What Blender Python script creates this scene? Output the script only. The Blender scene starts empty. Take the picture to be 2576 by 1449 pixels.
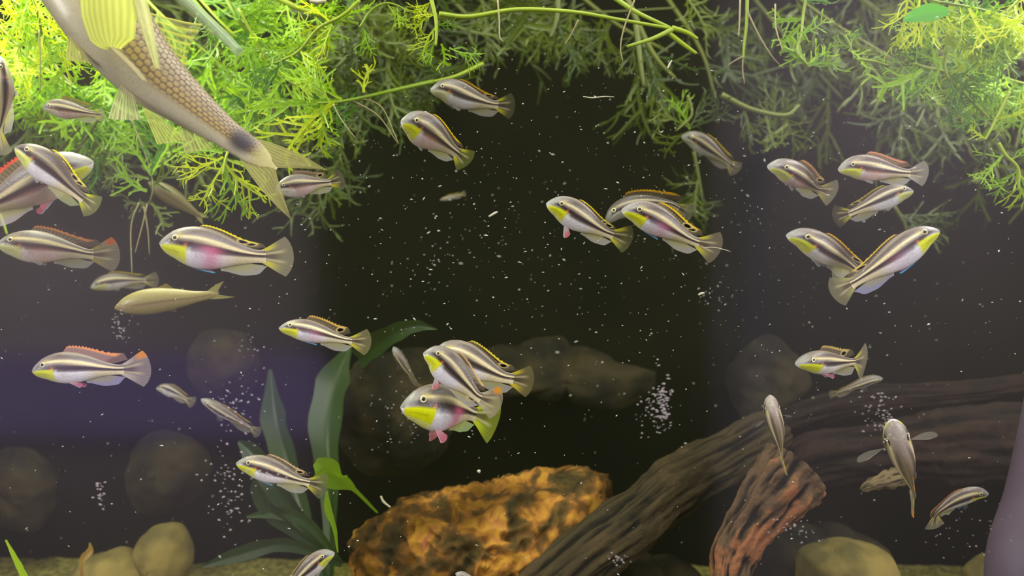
import bpy, math, random
import numpy as np
from mathutils import Vector, Matrix, noise

# ------------------------------------------------------------------ camera, world, lights
SC = bpy.context.scene
COL = SC.collection
F = 2036.0                                    # focal length in pixels of the 2576 px wide frame
CAMY = -0.40                                  # lens 40 cm in front of the glass (glass inner face at y = 0)
cam_data = bpy.data.cameras.new('camera')
cam_data.sensor_width = 36.0
cam_data.lens = 36.0 * F / 2576.0
cam_data.clip_start = 0.01
cam_data.clip_end = 20
cam_data.dof.use_dof = True
cam_data.dof.focus_distance = 0.485
cam_data.dof.aperture_fstop = cam_data.lens / 4.6
cam = bpy.data.objects.new('camera', cam_data)
cam.location = (0, CAMY, 0)
cam.rotation_euler = (math.radians(90), 0, 0)
COL.objects.link(cam)
SC.camera = cam
SC.view_settings.view_transform = 'Standard'
SC.view_settings.look = 'None'
SC.view_settings.exposure = 0.0
SC.view_settings.gamma = 1.0
SC.view_settings.use_curve_mapping = False
SC.cycles.adaptive_threshold = 0.04
SC.cycles.max_bounces = 5
SC.cycles.diffuse_bounces = 2
SC.cycles.glossy_bounces = 2
SC.cycles.transmission_bounces = 3
SC.cycles.volume_bounces = 0
SC.cycles.transparent_max_bounces = 12
SC.cycles.use_denoising = True
SC.cycles.caustics_reflective = False
SC.cycles.caustics_refractive = False

world = bpy.data.worlds.new('room_air')
SC.world = world
world.use_nodes = True
world.node_tree.nodes['Background'].inputs[0].default_value = (0.80, 0.78, 0.86, 1)
world.node_tree.nodes['Background'].inputs[1].default_value = 0.10


def area(name, loc, target, sx, sy, power, col):
    l = bpy.data.lights.new(name, 'AREA')
    l.shape = 'RECTANGLE'
    l.size = sx
    l.size_y = sy
    l.energy = power
    l.color = col
    o = bpy.data.objects.new(name, l)
    o.location = loc
    d = Vector(target) - Vector(loc)
    o.rotation_euler = d.to_track_quat('-Z', 'Y').to_euler()
    COL.objects.link(o)
    return o


# aquarium lamps over the water, then lights added on the room side of the glass
area('tank_lamp_green_white', (-0.33, 0.16, 0.29), (-0.30, 0.17, 0), 0.34, 0.16, 3.2, (1.0, 1.0, 0.80))
area('tank_lamp_violet_white', (0.44, 0.16, 0.31), (0.40, 0.20, 0), 0.26, 0.16, 1.9, (0.98, 0.95, 1.0))
area('tank_lamp_middle', (0.06, 0.12, 0.34), (0.04, 0.14, 0), 0.4, 0.06, 0.75, (1.0, 1.0, 0.86))
area('front_fill_light', (0.1, -1.35, 1.5), (0.0, 0.15, -0.05), 1.4, 0.9, 42.0, (1.0, 0.97, 0.98))  # added front fill, lights the fish through the glass
area('side_fill_left', (-1.75, -1.0, 0.35), (0.0, 0.15, -0.05), 0.5, 0.5, 27.0, (1.0, 0.97, 0.96))  # added low side fill to brighten the fish bellies
area('side_fill_right', (1.75, -1.0, 0.35), (0.0, 0.15, -0.05), 0.5, 0.5, 27.0, (1.0, 0.97, 1.0))  # added counterpart of the side fill, from the right
area('veil_light_left', (-1.5, -1.4, 0.2), (-1.5, -2.2, -0.35), 0.5, 0.5, 15.0, (1.0, 0.93, 0.97))  # added to light the room wall, whose reflection veils the left
area('veil_light_right', (1.3, -1.5, 0.9), (1.4, -2.2, 0.2), 0.5, 0.5, 19.0, (1.0, 0.95, 1.0))  # added likewise for the mirrored veil on the right

rng = random.Random(7)
nrng = np.random.default_rng(11)


# ------------------------------------------------------------------ helpers
def P(px, py, d):
    """pixel of the photograph + distance from the lens plane -> point in the tank"""
    return Vector(((px - 1288.0) / F * d, CAMY + d, -(py - 724.5) / F * d))


def lin(c):
    a = np.asarray(c, dtype=float) / 255.0
    return np.where(a <= 0.04045, a / 12.92, ((a + 0.055) / 1.055) ** 2.4)


def L4(r, g, b, a=1.0):
    l = lin((r, g, b))
    return (float(l[0]), float(l[1]), float(l[2]), a)


def tag(o, label=None, cat=None, group=None, kind=None):
    if label:
        o['label'] = label
    if cat:
        o['category'] = cat
    if group:
        o['group'] = group
    if kind:
        o['kind'] = kind
    return o


def empty(name, loc, label=None, cat=None, group=None):
    o = bpy.data.objects.new(name, None)
    o.location = loc
    o.empty_display_size = 0.01
    COL.objects.link(o)
    tag(o, label, cat, group)
    return o


def mesh_obj(name, verts, faces, mat, parent=None, loc=None, col=None, smooth=True, mats=None, fmat=None):
    me = bpy.data.meshes.new(name)
    v = np.asarray(verts, dtype=float)
    if loc is not None:
        v = v - np.asarray(loc)
    me.from_pydata(v.tolist(), [], faces if isinstance(faces, list) else faces.tolist())
    if col is not None:
        ca = me.color_attributes.new('Col', 'FLOAT_COLOR', 'POINT')
        ca.data.foreach_set('color', np.asarray(col, dtype=np.float32).ravel())
    for m in (mats or [mat]):
        me.materials.append(m)
    if fmat is not None:
        me.polygons.foreach_set('material_index', np.asarray(fmat, dtype=np.int32))
    if smooth:
        me.polygons.foreach_set('use_smooth', np.ones(len(me.polygons), dtype=bool))
    me.update()
    o = bpy.data.objects.new(name, me)
    if parent is not None:
        o.parent = parent
    elif loc is not None:
        o.location = loc
    COL.objects.link(o)
    return o


def grid_faces(n, m, wrap=False, off=0):
    i = np.arange(n - 1)[:, None]
    j = np.arange(m if wrap else m - 1)[None, :]
    a = i * m + j
    b = i * m + (j + 1) % m
    c = (i + 1) * m + (j + 1) % m
    d = (i + 1) * m + j
    return (np.stack([a, b, c, d], -1).reshape(-1, 4) + off).tolist()


def sm(x, a, b):
    t = np.clip((np.asarray(x, dtype=float) - a) / (b - a), 0, 1)
    return t * t * (3 - 2 * t)


def spline(pts, n=24):
    """Catmull-Rom through the points, densely sampled; returns samples and the sample index of each point"""
    p = [np.array(q, dtype=float) for q in pts]
    p = [2 * p[0] - p[1]] + p + [2 * p[-1] - p[-2]]
    out = []
    for k in range(1, len(p) - 2):
        t = np.linspace(0, 1, n, endpoint=False)[:, None]
        a, b, c, d = p[k - 1], p[k], p[k + 1], p[k + 2]
        out.append(0.5 * ((2 * b) + (-a + c) * t + (2 * a - 5 * b + 4 * c - d) * t ** 2 + (-a + 3 * b - 3 * c + d) * t ** 3))
    out.append(p[-2][None, :])
    return np.concatenate(out)


def tube(pts, rad, sides=8, n=8):
    """tapered tube round a smooth path; rad is one radius per control point"""
    s = spline(pts, n)
    m = len(s)
    rr = np.interp(np.linspace(0, 1, m), np.linspace(0, 1, len(rad)), rad)
    T = np.gradient(s, axis=0)
    T /= np.linalg.norm(T, axis=1)[:, None] + 1e-12
    ref = np.array([0.3, 1.0, 0.2]) if abs(T[:, 1].mean()) < 0.8 else np.array([1.0, 0, 0])
    A = np.cross(T, ref)
    A /= np.linalg.norm(A, axis=1)[:, None] + 1e-12
    B = np.cross(T, A)
    th = np.linspace(0, 2 * math.pi, sides, endpoint=False)
    V = s[:, None, :] + rr[:, None, None] * (A[:, None, :] * np.cos(th)[None, :, None] + B[:, None, :] * np.sin(th)[None, :, None])
    V = V.reshape(-1, 3)
    f = grid_faces(m, sides, True)
    f.append(list(range(sides))[::-1])
    f.append([(m - 1) * sides + k for k in range(sides)])
    return V, f


# ------------------------------------------------------------------ materials
def new_mat(name):
    m = bpy.data.materials.new(name)
    m.use_nodes = True
    nt = m.node_tree
    for n in list(nt.nodes):
        nt.nodes.remove(n)
    out = nt.nodes.new('ShaderNodeOutputMaterial')
    return m, nt, out


def mat_principled(name, rgb, rough=0.6, noise_scale=None, rgb2=None, bump=0.0, bump_scale=200.0, spec=0.4, lo=0.4, hi=0.6):
    m, nt, out = new_mat(name)
    b = nt.nodes.new('ShaderNodeBsdfPrincipled')
    b.inputs['Roughness'].default_value = rough
    b.inputs['Specular IOR Level'].default_value = spec
    b.inputs['Base Color'].default_value = L4(*rgb)
    tc = nt.nodes.new('ShaderNodeTexCoord')
    if noise_scale:
        nz = nt.nodes.new('ShaderNodeTexNoise')
        nz.inputs['Scale'].default_value = noise_scale
        nz.inputs['Detail'].default_value = 5
        nt.links.new(tc.outputs['Object'], nz.inputs['Vector'])
        r = nt.nodes.new('ShaderNodeValToRGB')
        r.color_ramp.elements[0].position = lo
        r.color_ramp.elements[0].color = L4(*rgb)
        r.color_ramp.elements[1].position = hi
        r.color_ramp.elements[1].color = L4(*rgb2)
        nt.links.new(nz.outputs['Fac'], r.inputs['Fac'])
        nt.links.new(r.outputs['Color'], b.inputs['Base Color'])
    if bump:
        n2 = nt.nodes.new('ShaderNodeTexNoise')
        n2.inputs['Scale'].default_value = bump_scale
        n2.inputs['Detail'].default_value = 6
        nt.links.new(tc.outputs['Object'], n2.inputs['Vector'])
        bp = nt.nodes.new('ShaderNodeBump')
        bp.inputs['Strength'].default_value = bump
        bp.inputs['Distance'].default_value = 0.002
        nt.links.new(n2.outputs['Fac'], bp.inputs['Height'])
        nt.links.new(bp.outputs['Normal'], b.inputs['Normal'])
    nt.links.new(b.outputs[0], out.inputs[0])
    return m


def mat_skin(name, rough=0.38, spec=0.5, scale_size=900.0, bump=0.25):
    """fish skin: the fish's own markings come from the mesh, tiny scales from a voronoi relief"""
    m, nt, out = new_mat(name)
    b = nt.nodes.new('ShaderNodeBsdfPrincipled')
    b.inputs['Roughness'].default_value = rough
    b.inputs['Specular IOR Level'].default_value = spec
    at = nt.nodes.new('ShaderNodeVertexColor')
    at.layer_name = 'Col'
    tc = nt.nodes.new('ShaderNodeTexCoord')
    vo = nt.nodes.new('ShaderNodeTexVoronoi')
    vo.inputs['Scale'].default_value = scale_size
    nt.links.new(tc.outputs['Object'], vo.inputs['Vector'])
    mul = nt.nodes.new('ShaderNodeMapRange')
    mul.inputs['From Min'].default_value = 0
    mul.inputs['From Max'].default_value = 0.9
    mul.inputs['To Min'].default_value = 1.06
    mul.inputs['To Max'].default_value = 0.86
    nt.links.new(vo.outputs['Distance'], mul.inputs['Value'])
    mx = nt.nodes.new('ShaderNodeMix')
    mx.data_type = 'RGBA'
    mx.blend_type = 'MULTIPLY'
    mx.inputs[0].default_value = 1.0
    nt.links.new(at.outputs['Color'], mx.inputs[6])
    nt.links.new(mul.outputs[0], mx.inputs[7])
    nt.links.new(mx.outputs[2], b.inputs['Base Color'])
    bp = nt.nodes.new('ShaderNodeBump')
    bp.inputs['Strength'].default_value = bump
    bp.inputs['Distance'].default_value = 0.0003
    nt.links.new(vo.outputs['Distance'], bp.inputs['Height'])
    nt.links.new(bp.outputs['Normal'], b.inputs['Normal'])
    nt.links.new(b.outputs[0], out.inputs[0])
    return m


def mat_fin(name):
    """thin fin membrane: alpha of the mesh colour is how dense the membrane is"""
    m, nt, out = new_mat(name)
    at = nt.nodes.new('ShaderNodeVertexColor')
    at.layer_name = 'Col'
    d = nt.nodes.new('ShaderNodeBsdfDiffuse')
    t = nt.nodes.new('ShaderNodeBsdfTranslucent')
    nt.links.new(at.outputs['Color'], d.inputs['Color'])
    nt.links.new(at.outputs['Color'], t.inputs['Color'])
    m1 = nt.nodes.new('ShaderNodeMixShader')
    m1.inputs[0].default_value = 0.45
    nt.links.new(d.outputs[0], m1.inputs[1])
    nt.links.new(t.outputs[0], m1.inputs[2])
    tr = nt.nodes.new('ShaderNodeBsdfTransparent')
    m2 = nt.nodes.new('ShaderNodeMixShader')
    nt.links.new(at.outputs['Alpha'], m2.inputs[0])
    nt.links.new(tr.outputs[0], m2.inputs[1])
    nt.links.new(m1.outputs[0], m2.inputs[2])
    nt.links.new(m2.outputs[0], out.inputs[0])
    return m


def mat_leaf(name, c1, c2, trans=0.45, noise_scale=60.0, c3=None):
    m, nt, out = new_mat(name)
    oi = nt.nodes.new('ShaderNodeObjectInfo')
    tc = nt.nodes.new('ShaderNodeTexCoord')
    nz = nt.nodes.new('ShaderNodeTexNoise')
    nz.inputs['Scale'].default_value = noise_scale
    nt.links.new(tc.outputs['Object'], nz.inputs['Vector'])
    ad = nt.nodes.new('ShaderNodeMath')
    ad.operation = 'ADD'
    nt.links.new(oi.outputs['Random'], ad.inputs[0])
    nt.links.new(nz.outputs['Fac'], ad.inputs[1])
    hf = nt.nodes.new('ShaderNodeMath')
    hf.operation = 'MULTIPLY'
    hf.inputs[1].default_value = 0.5
    nt.links.new(ad.outputs[0], hf.inputs[0])
    r = nt.nodes.new('ShaderNodeValToRGB')
    r.color_ramp.elements[0].position = 0.25
    r.color_ramp.elements[0].color = L4(*c1)
    r.color_ramp.elements[1].position = 0.72
    r.color_ramp.elements[1].color = L4(*c2)
    if c3:
        e = r.color_ramp.elements.new(0.8)
        e.color = L4(*c3)
    nt.links.new(hf.outputs[0], r.inputs['Fac'])
    b = nt.nodes.new('ShaderNodeBsdfPrincipled')
    b.inputs['Roughness'].default_value = 0.4
    t = nt.nodes.new('ShaderNodeBsdfTranslucent')
    nt.links.new(r.outputs['Color'], b.inputs['Base Color'])
    nt.links.new(r.outputs['Color'], t.inputs['Color'])
    mx = nt.nodes.new('ShaderNodeMixShader')
    mx.inputs[0].default_value = trans
    nt.links.new(b.outputs[0], mx.inputs[1])
    nt.links.new(t.outputs[0], mx.inputs[2])
    nt.links.new(mx.outputs[0], out.inputs[0])
    return m


def mat_emit(name, rgb, strength):
    m, nt, out = new_mat(name)
    e = nt.nodes.new('ShaderNodeEmission')
    e.inputs[0].default_value = L4(*rgb)
    e.inputs[1].default_value = strength
    nt.links.new(e.outputs[0], out.inputs[0])
    return m


def mat_see_through(name, gloss, rough=0.02, tint=(255, 255, 255), dens=0.0, rgb=(200, 200, 200)):
    """clear sheet: mostly straight through, a little mirror, optionally some milky body"""
    m, nt, out = new_mat(name)
    tr = nt.nodes.new('ShaderNodeBsdfTransparent')
    tr.inputs[0].default_value = L4(*tint)
    g = nt.nodes.new('ShaderNodeBsdfGlossy')
    g.inputs['Roughness'].default_value = rough
    mx = nt.nodes.new('ShaderNodeMixShader')
    mx.inputs[0].default_value = gloss
    nt.links.new(tr.outputs[0], mx.inputs[1])
    nt.links.new(g.outputs[0], mx.inputs[2])
    last = mx
    if dens:
        d = nt.nodes.new('ShaderNodeBsdfDiffuse')
        d.inputs[0].default_value = L4(*rgb)
        m2 = nt.nodes.new('ShaderNodeMixShader')
        m2.inputs[0].default_value = dens
        nt.links.new(mx.outputs[0], m2.inputs[1])
        nt.links.new(d.outputs[0], m2.inputs[2])
        last = m2
    nt.links.new(last.outputs[0], out.inputs[0])
    return m


M_SKIN = mat_skin('fish_skin')
M_SKIN_BIG = mat_skin('large_fish_skin', rough=0.35, bump=0.1)
M_FIN = mat_fin('fin_membrane')
M_PUPIL = mat_principled('fish_pupil', (8, 8, 8), 0.15, spec=0.8)
M_IRIS = mat_principled('fish_iris', (225, 215, 170), 0.25, noise_scale=800, rgb2=(190, 180, 130), spec=0.8)
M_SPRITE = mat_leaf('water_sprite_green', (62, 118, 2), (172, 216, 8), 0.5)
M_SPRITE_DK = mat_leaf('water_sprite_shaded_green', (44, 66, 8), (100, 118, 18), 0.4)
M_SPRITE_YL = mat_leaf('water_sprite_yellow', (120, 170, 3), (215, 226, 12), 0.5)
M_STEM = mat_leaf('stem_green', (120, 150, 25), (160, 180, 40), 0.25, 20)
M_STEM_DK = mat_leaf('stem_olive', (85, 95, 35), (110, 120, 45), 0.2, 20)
M_ROOT = mat_leaf('root_pale', (150, 140, 95), (190, 180, 130), 0.3, 40)
M_SWORD = mat_leaf('broad_leaf_green', (34, 50, 22), (54, 78, 28), 0.3, 30)
M_SWORD_LT = mat_leaf('broad_leaf_light', (110, 150, 20), (140, 175, 30), 0.45, 30)
M_BACK = mat_principled('black_back_panel', (4, 7, 2), 0.8, noise_scale=7, rgb2=(15, 15, 7), spec=0.05)
M_SAND = mat_principled('olive_gravel', (104, 100, 48), 0.9, noise_scale=160, rgb2=(165, 155, 84), bump=0.8, bump_scale=400, spec=0.2)
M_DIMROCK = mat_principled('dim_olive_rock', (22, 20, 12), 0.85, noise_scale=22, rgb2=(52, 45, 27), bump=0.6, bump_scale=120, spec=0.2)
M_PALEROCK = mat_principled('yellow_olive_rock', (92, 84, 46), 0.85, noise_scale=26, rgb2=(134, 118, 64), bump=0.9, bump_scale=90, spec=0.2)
M_PIPE = mat_principled('lilac_grey_plastic', (100, 95, 103), 0.6, noise_scale=12, rgb2=(86, 74, 86), spec=0.3)
M_SPECK = mat_principled('pale_debris', (215, 215, 205), 0.6, noise_scale=60, rgb2=(165, 165, 150))
M_GRIME = mat_see_through('dried_grime', 0.0, 0.5, dens=0.42, rgb=(190, 180, 178))
M_GLASS = mat_see_through('tank_glass', 0.05, 0.10)
M_TUBE = mat_see_through('milky_tube', 0.04, 0.1, dens=0.45, rgb=(170, 190, 150))


def mat_layered_rock():
    """rust-orange, ochre and pink stone with dark holes; noise driven"""
    m, nt, out = new_mat('rusty_lava_stone')
    b = nt.nodes.new('ShaderNodeBsdfPrincipled')
    b.inputs['Roughness'].default_value = 0.85
    b.inputs['Specular IOR Level'].default_value = 0.2
    tc = nt.nodes.new('ShaderNodeTexCoord')
    nz = nt.nodes.new('ShaderNodeTexNoise')
    nz.inputs['Scale'].default_value = 38
    nz.inputs['Detail'].default_value = 7
    nz.inputs['Distortion'].default_value = 0.9
    nt.links.new(tc.outputs['Object'], nz.inputs['Vector'])
    r = nt.nodes.new('ShaderNodeValToRGB')
    els = r.color_ramp.elements
    els[0].position = 0.30
    els[0].color = L4(38, 34, 18)
    els[1].position = 0.43
    els[1].color = L4(88, 70, 32)
    for p, c in ((0.50, (118, 84, 42)), (0.56, (170, 116, 48)), (0.62, (188, 142, 50)), (0.72, (172, 104, 72))):
        e = els.new(p)
        e.color = L4(*c)
    nt.links.new(nz.outputs['Fac'], r.inputs['Fac'])
    n3 = nt.nodes.new('ShaderNodeTexNoise')
    n3.inputs['Scale'].default_value = 13
    n3.inputs['Detail'].default_value = 3
    nt.links.new(tc.outputs['Object'], n3.inputs['Vector'])
    r3 = nt.nodes.new('ShaderNodeValToRGB')
    r3.color_ramp.elements[0].position = 0.42
    r3.color_ramp.elements[0].color = L4(150, 146, 100)
    r3.color_ramp.elements[1].position = 0.58
    r3.color_ramp.elements[1].color = (1, 1, 1, 1)
    nt.links.new(n3.outputs['Fac'], r3.inputs['Fac'])
    m3 = nt.nodes.new('ShaderNodeMix')
    m3.data_type = 'RGBA'
    m3.blend_type = 'MULTIPLY'
    m3.inputs[0].default_value = 1.0
    nt.links.new(r.outputs['Color'], m3.inputs[6])
    nt.links.new(r3.outputs['Color'], m3.inputs[7])
    nt.links.new(m3.outputs[2], b.inputs['Base Color'])
    bp = nt.nodes.new('ShaderNodeBump')
    bp.inputs['Strength'].default_value = 0.7
    bp.inputs['Distance'].default_value = 0.004
    nt.links.new(nz.outputs['Fac'], bp.inputs['Height'])
    nt.links.new(bp.outputs['Normal'], b.inputs['Normal'])
    nt.links.new(b.outputs[0], out.inputs[0])
    return m


def mat_wood(name, dark, mid, rust, amount):
    """driftwood: streaks run along the log because the mesh colour's red channel carries the grain"""
    m, nt, out = new_mat(name)
    b = nt.nodes.new('ShaderNodeBsdfPrincipled')
    b.inputs['Roughness'].default_value = 0.85
    b.inputs['Specular IOR Level'].default_value = 0.15
    at = nt.nodes.new('ShaderNodeVertexColor')
    at.layer_name = 'Col'
    sep = nt.nodes.new('ShaderNodeSeparateColor')
    nt.links.new(at.outputs['Color'], sep.inputs[0])
    r = nt.nodes.new('ShaderNodeValToRGB')
    els = r.color_ramp.elements
    els[0].position = 0.25
    els[0].color = L4(*dark)
    els[1].position = 0.55
    els[1].color = L4(*mid)
    nt.links.new(sep.outputs[0], r.inputs['Fac'])
    mx = nt.nodes.new('ShaderNodeMix')
    mx.data_type = 'RGBA'
    tc = nt.nodes.new('ShaderNodeTexCoord')
    nz = nt.nodes.new('ShaderNodeTexNoise')
    nz.inputs['Scale'].default_value = 30
    nz.inputs['Detail'].default_value = 4
    nt.links.new(tc.outputs['Object'], nz.inputs['Vector'])
    ad = nt.nodes.new('ShaderNodeMath')
    ad.operation = 'MULTIPLY'
    ad.operation = 'MULTIPLY_ADD'
    nt.links.new(sep.outputs[0], ad.inputs[0])
    ad.inputs[1].default_value = 0.22
    nt.links.new(nz.outputs['Fac'], ad.inputs[2])
    mr = nt.nodes.new('ShaderNodeMapRange')
    mr.inputs['From Min'].default_value = 0.64
    mr.inputs['From Max'].default_value = 0.72
    mr.inputs['To Max'].default_value = amount
    nt.links.new(ad.outputs[0], mr.inputs['Value'])
    nt.links.new(mr.outputs[0], mx.inputs[0])
    nt.links.new(r.outputs['Color'], mx.inputs[6])
    mx.inputs[7].default_value = L4(*rust)
    nt.links.new(mx.outputs[2], b.inputs['Base Color'])
    n5 = nt.nodes.new('ShaderNodeTexNoise')
    n5.inputs['Scale'].default_value = 170
    n5.inputs['Detail'].default_value = 6
    nt.links.new(tc.outputs['Object'], n5.inputs['Vector'])
    bp = nt.nodes.new('ShaderNodeBump')
    bp.inputs['Strength'].default_value = 0.8
    bp.inputs['Distance'].default_value = 0.003
    nt.links.new(n5.outputs['Fac'], bp.inputs['Height'])
    nt.links.new(bp.outputs['Normal'], b.inputs['Normal'])
    nt.links.new(b.outputs[0], out.inputs[0])
    return m


M_ORANGE = mat_layered_rock()
M_WOOD_DK = mat_wood('dark_driftwood', (24, 21, 13), (60, 52, 33), (80, 66, 42), 0.4)
M_WOOD_RUST = mat_wood('rusty_driftwood', (26, 21, 15), (92, 73, 52), (166, 106, 68), 0.65)
M_WOOD_TWIG = mat_wood('pale_driftwood', (40, 34, 24), (112, 98, 70), (120, 104, 74), 0.3)
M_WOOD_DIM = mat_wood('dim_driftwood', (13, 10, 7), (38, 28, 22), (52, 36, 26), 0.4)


# ------------------------------------------------------------------ tank and room
def box(name, lo, hi, mat, parent=None, label=None, kind='structure'):
    (x0, y0, z0), (x1, y1, z1) = lo, hi
    v = [(x0, y0, z0), (x1, y0, z0), (x1, y1, z0), (x0, y1, z0), (x0, y0, z1), (x1, y0, z1), (x1, y1, z1), (x0, y1, z1)]
    f = [[0, 3, 2, 1], [4, 5, 6, 7], [0, 1, 5, 4], [1, 2, 6, 5], [2, 3, 7, 6], [3, 0, 4, 7]]
    o = mesh_obj(name, v, f, mat, parent, smooth=False)
    if kind:
        o['kind'] = kind
    if label:
        o['label'] = label
    return o


BACK_Y = 0.47
FLOOR_Z = -0.325
TOP_Z = 0.235
WALL_TOP = 0.50
box('wall_back', (-0.80, BACK_Y, FLOOR_Z - 0.01), (0.80, BACK_Y + 0.01, WALL_TOP), M_BACK, label='dark back panel of the aquarium')
box('wall_left', (-0.81, 0.0, FLOOR_Z - 0.01), (-0.80, BACK_Y + 0.01, WALL_TOP), M_BACK)
box('wall_right', (0.80, 0.0, FLOOR_Z - 0.01), (0.81, BACK_Y + 0.01, WALL_TOP), M_BACK)
box('window_1', (-0.81, -0.008, FLOOR_Z - 0.01), (0.81, -0.0005, TOP_Z + 0.02), M_GLASS, label='front glass pane of the aquarium')

# gravel bed as a bumpy sheet with depth
gx = np.linspace(-0.80, 0.80, 160)
gy = np.linspace(0.0, BACK_Y, 60)
GV = []
for j, yy in enumerate(gy):
    for i, xx in enumerate(gx):
        z = FLOOR_Z + 0.03 * (yy / BACK_Y) ** 1.5 + 0.012 * noise.noise(Vector((xx * 6, yy * 6, 1.3))) + 0.003 * noise.noise(Vector((xx * 60, yy * 60, 4.1)))
        GV.append((xx, yy, z))
o = mesh_obj('floor', GV, grid_faces(60, 160), M_SAND)
tag(o, 'olive yellow gravel bed of the aquarium', kind='structure')

# the water: a faint haze with real depth
m, nt, out = new_mat('tank_water')
vs = nt.nodes.new('ShaderNodeVolumeScatter')
vs.inputs['Color'].default_value = L4(180, 184, 130)
vs.inputs['Density'].default_value = 0.10
vs.inputs['Anisotropy'].default_value = 0.2
va = nt.nodes.new('ShaderNodeVolumeAbsorption')
va.inputs['Color'].default_value = L4(190, 200, 120)
va.inputs['Density'].default_value = 0.5
ads = nt.nodes.new('ShaderNodeAddShader')
nt.links.new(vs.outputs[0], ads.inputs[0])
nt.links.new(va.outputs[0], ads.inputs[1])
nt.links.new(ads.outputs[0], out.inputs['Volume'])
m.cycles.homogeneous_volume = True if hasattr(m.cycles, 'homogeneous_volume') else False
WATER = box('water', (-0.799, 0.0005, FLOOR_Z - 0.005), (0.799, BACK_Y - 0.0005, TOP_Z - 0.015), m, kind='stuff',
            label='faintly hazy greenish aquarium water')
WATER['category'] = 'water'

# the dim room, with added panels that shape the mirror images in the glass
M_WALLROOM = mat_principled('room_wall_paint', (165, 150, 165), 0.9)
box('wall_room', (-3.0, -2.3, -1.2), (3.0, -2.2, 1.5), M_WALLROOM, label='dim wall of the room in front of the tank')


def mirrored(px, py, Y):
    """point of the room at y = Y that the glass mirrors to this pixel of the picture"""
    d = -Y - CAMY
    return ((px - 1288.0) / F * (d), Y, -(py - 724.5) / F * (d))


def room_panel(name, px0, py0, px1, py1, Y, rgb, strength, label):
    a = mirrored(px0, py1, Y)
    b = mirrored(px1, py0, Y)
    return box(name, (a[0], Y - 0.02, a[2]), (b[0], Y, b[2]), mat_emit(name + '_light', rgb, strength), label=label)


a_, b_ = mirrored(800, 2400, -2.19), mirrored(1790, -900, -2.19)
box('dark_veil_panel', (a_[0], -2.2, a_[2]), (b_[0], -2.17, b_[2]), mat_principled('dark_veil_paint', (9, 9, 8), 0.9, spec=0.1), label='dark panel added to keep the mirrored veil off the middle')  # added dark panel, blocks the mirrored wall in the middle
room_panel('violet_mirror_panel', -900, 893, 820, 1098, -2.15, (128, 106, 165), 2.3, 'low wide glowing panel added for the violet band mirrored in the glass')  # unseen emitter added to mirror as the violet band
room_panel('violet_mirror_streak', 1868, 380, 1925, 1090, -2.15, (150, 140, 180), 0.85, 'narrow upright glowing panel added for the violet streak mirrored in the glass')  # unseen emitter added to mirror as the thin upright streak


# ------------------------------------------------------------------ rocks and wood
def blob(name, outline, d, thick, mat, label=None, cat='rock', group=None, amp=0.12, freq=18.0, sub=(90, 60), seed=0.0, fine=0.0):
    """a stone whose silhouette follows the outline (pixels at distance d) and which is `thick` metres deep"""
    o2 = np.array([[(x - 1288.0) / F * d, -(y - 724.5) / F * d] for x, y in outline])
    c = (o2.max(0) + o2.min(0)) / 2
    rel = o2 - c
    ang = np.arctan2(rel[:, 1], rel[:, 0])
    rad = np.hypot(rel[:, 0], rel[:, 1])
    k = np.argsort(ang)
    ang, rad = ang[k], rad[k]
    ang = np.concatenate([ang - 2 * math.pi, ang, ang + 2 * math.pi])
    rad = np.concatenate([rad, rad, rad])
    nu, nv = sub
    loc = np.array([c[0], CAMY + d, c[1]])
    V = []
    ph = np.linspace(0.001, math.pi - 0.001, nv)
    th = np.linspace(-math.pi, math.pi, nu, endpoint=False)
    R = np.interp(th, ang, rad)
    mr = float(R.mean())
    for p in ph:
        for t, r in zip(th, R):
            s_ = math.sin(p) ** 0.75
            v = Vector((r * s_ * math.cos(t), -thick * 0.5 * math.cos(p), r * s_ * math.sin(t)))
            q = (v + Vector(loc.tolist())) * freq + Vector((seed, seed * 2, seed * 3))
            dsp = amp * mr * (noise.fractal(q, 0.9, 2.1, 4))
            if fine:
                dsp += fine * mr * (abs(noise.noise(q * 4.0)) - 0.25) * -1
            n = v.normalized()
            V.append(v + n * dsp)
    V = np.array([tuple(v) for v in V]) + loc
    faces = grid_faces(nv, nu, True)
    faces.append(list(range(nu)))
    faces.append([(nv - 1) * nu + k for k in range(nu)][::-1])
    o = mesh_obj(name, V, faces, mat, None, loc=loc)
    return tag(o, label, cat, group)


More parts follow.
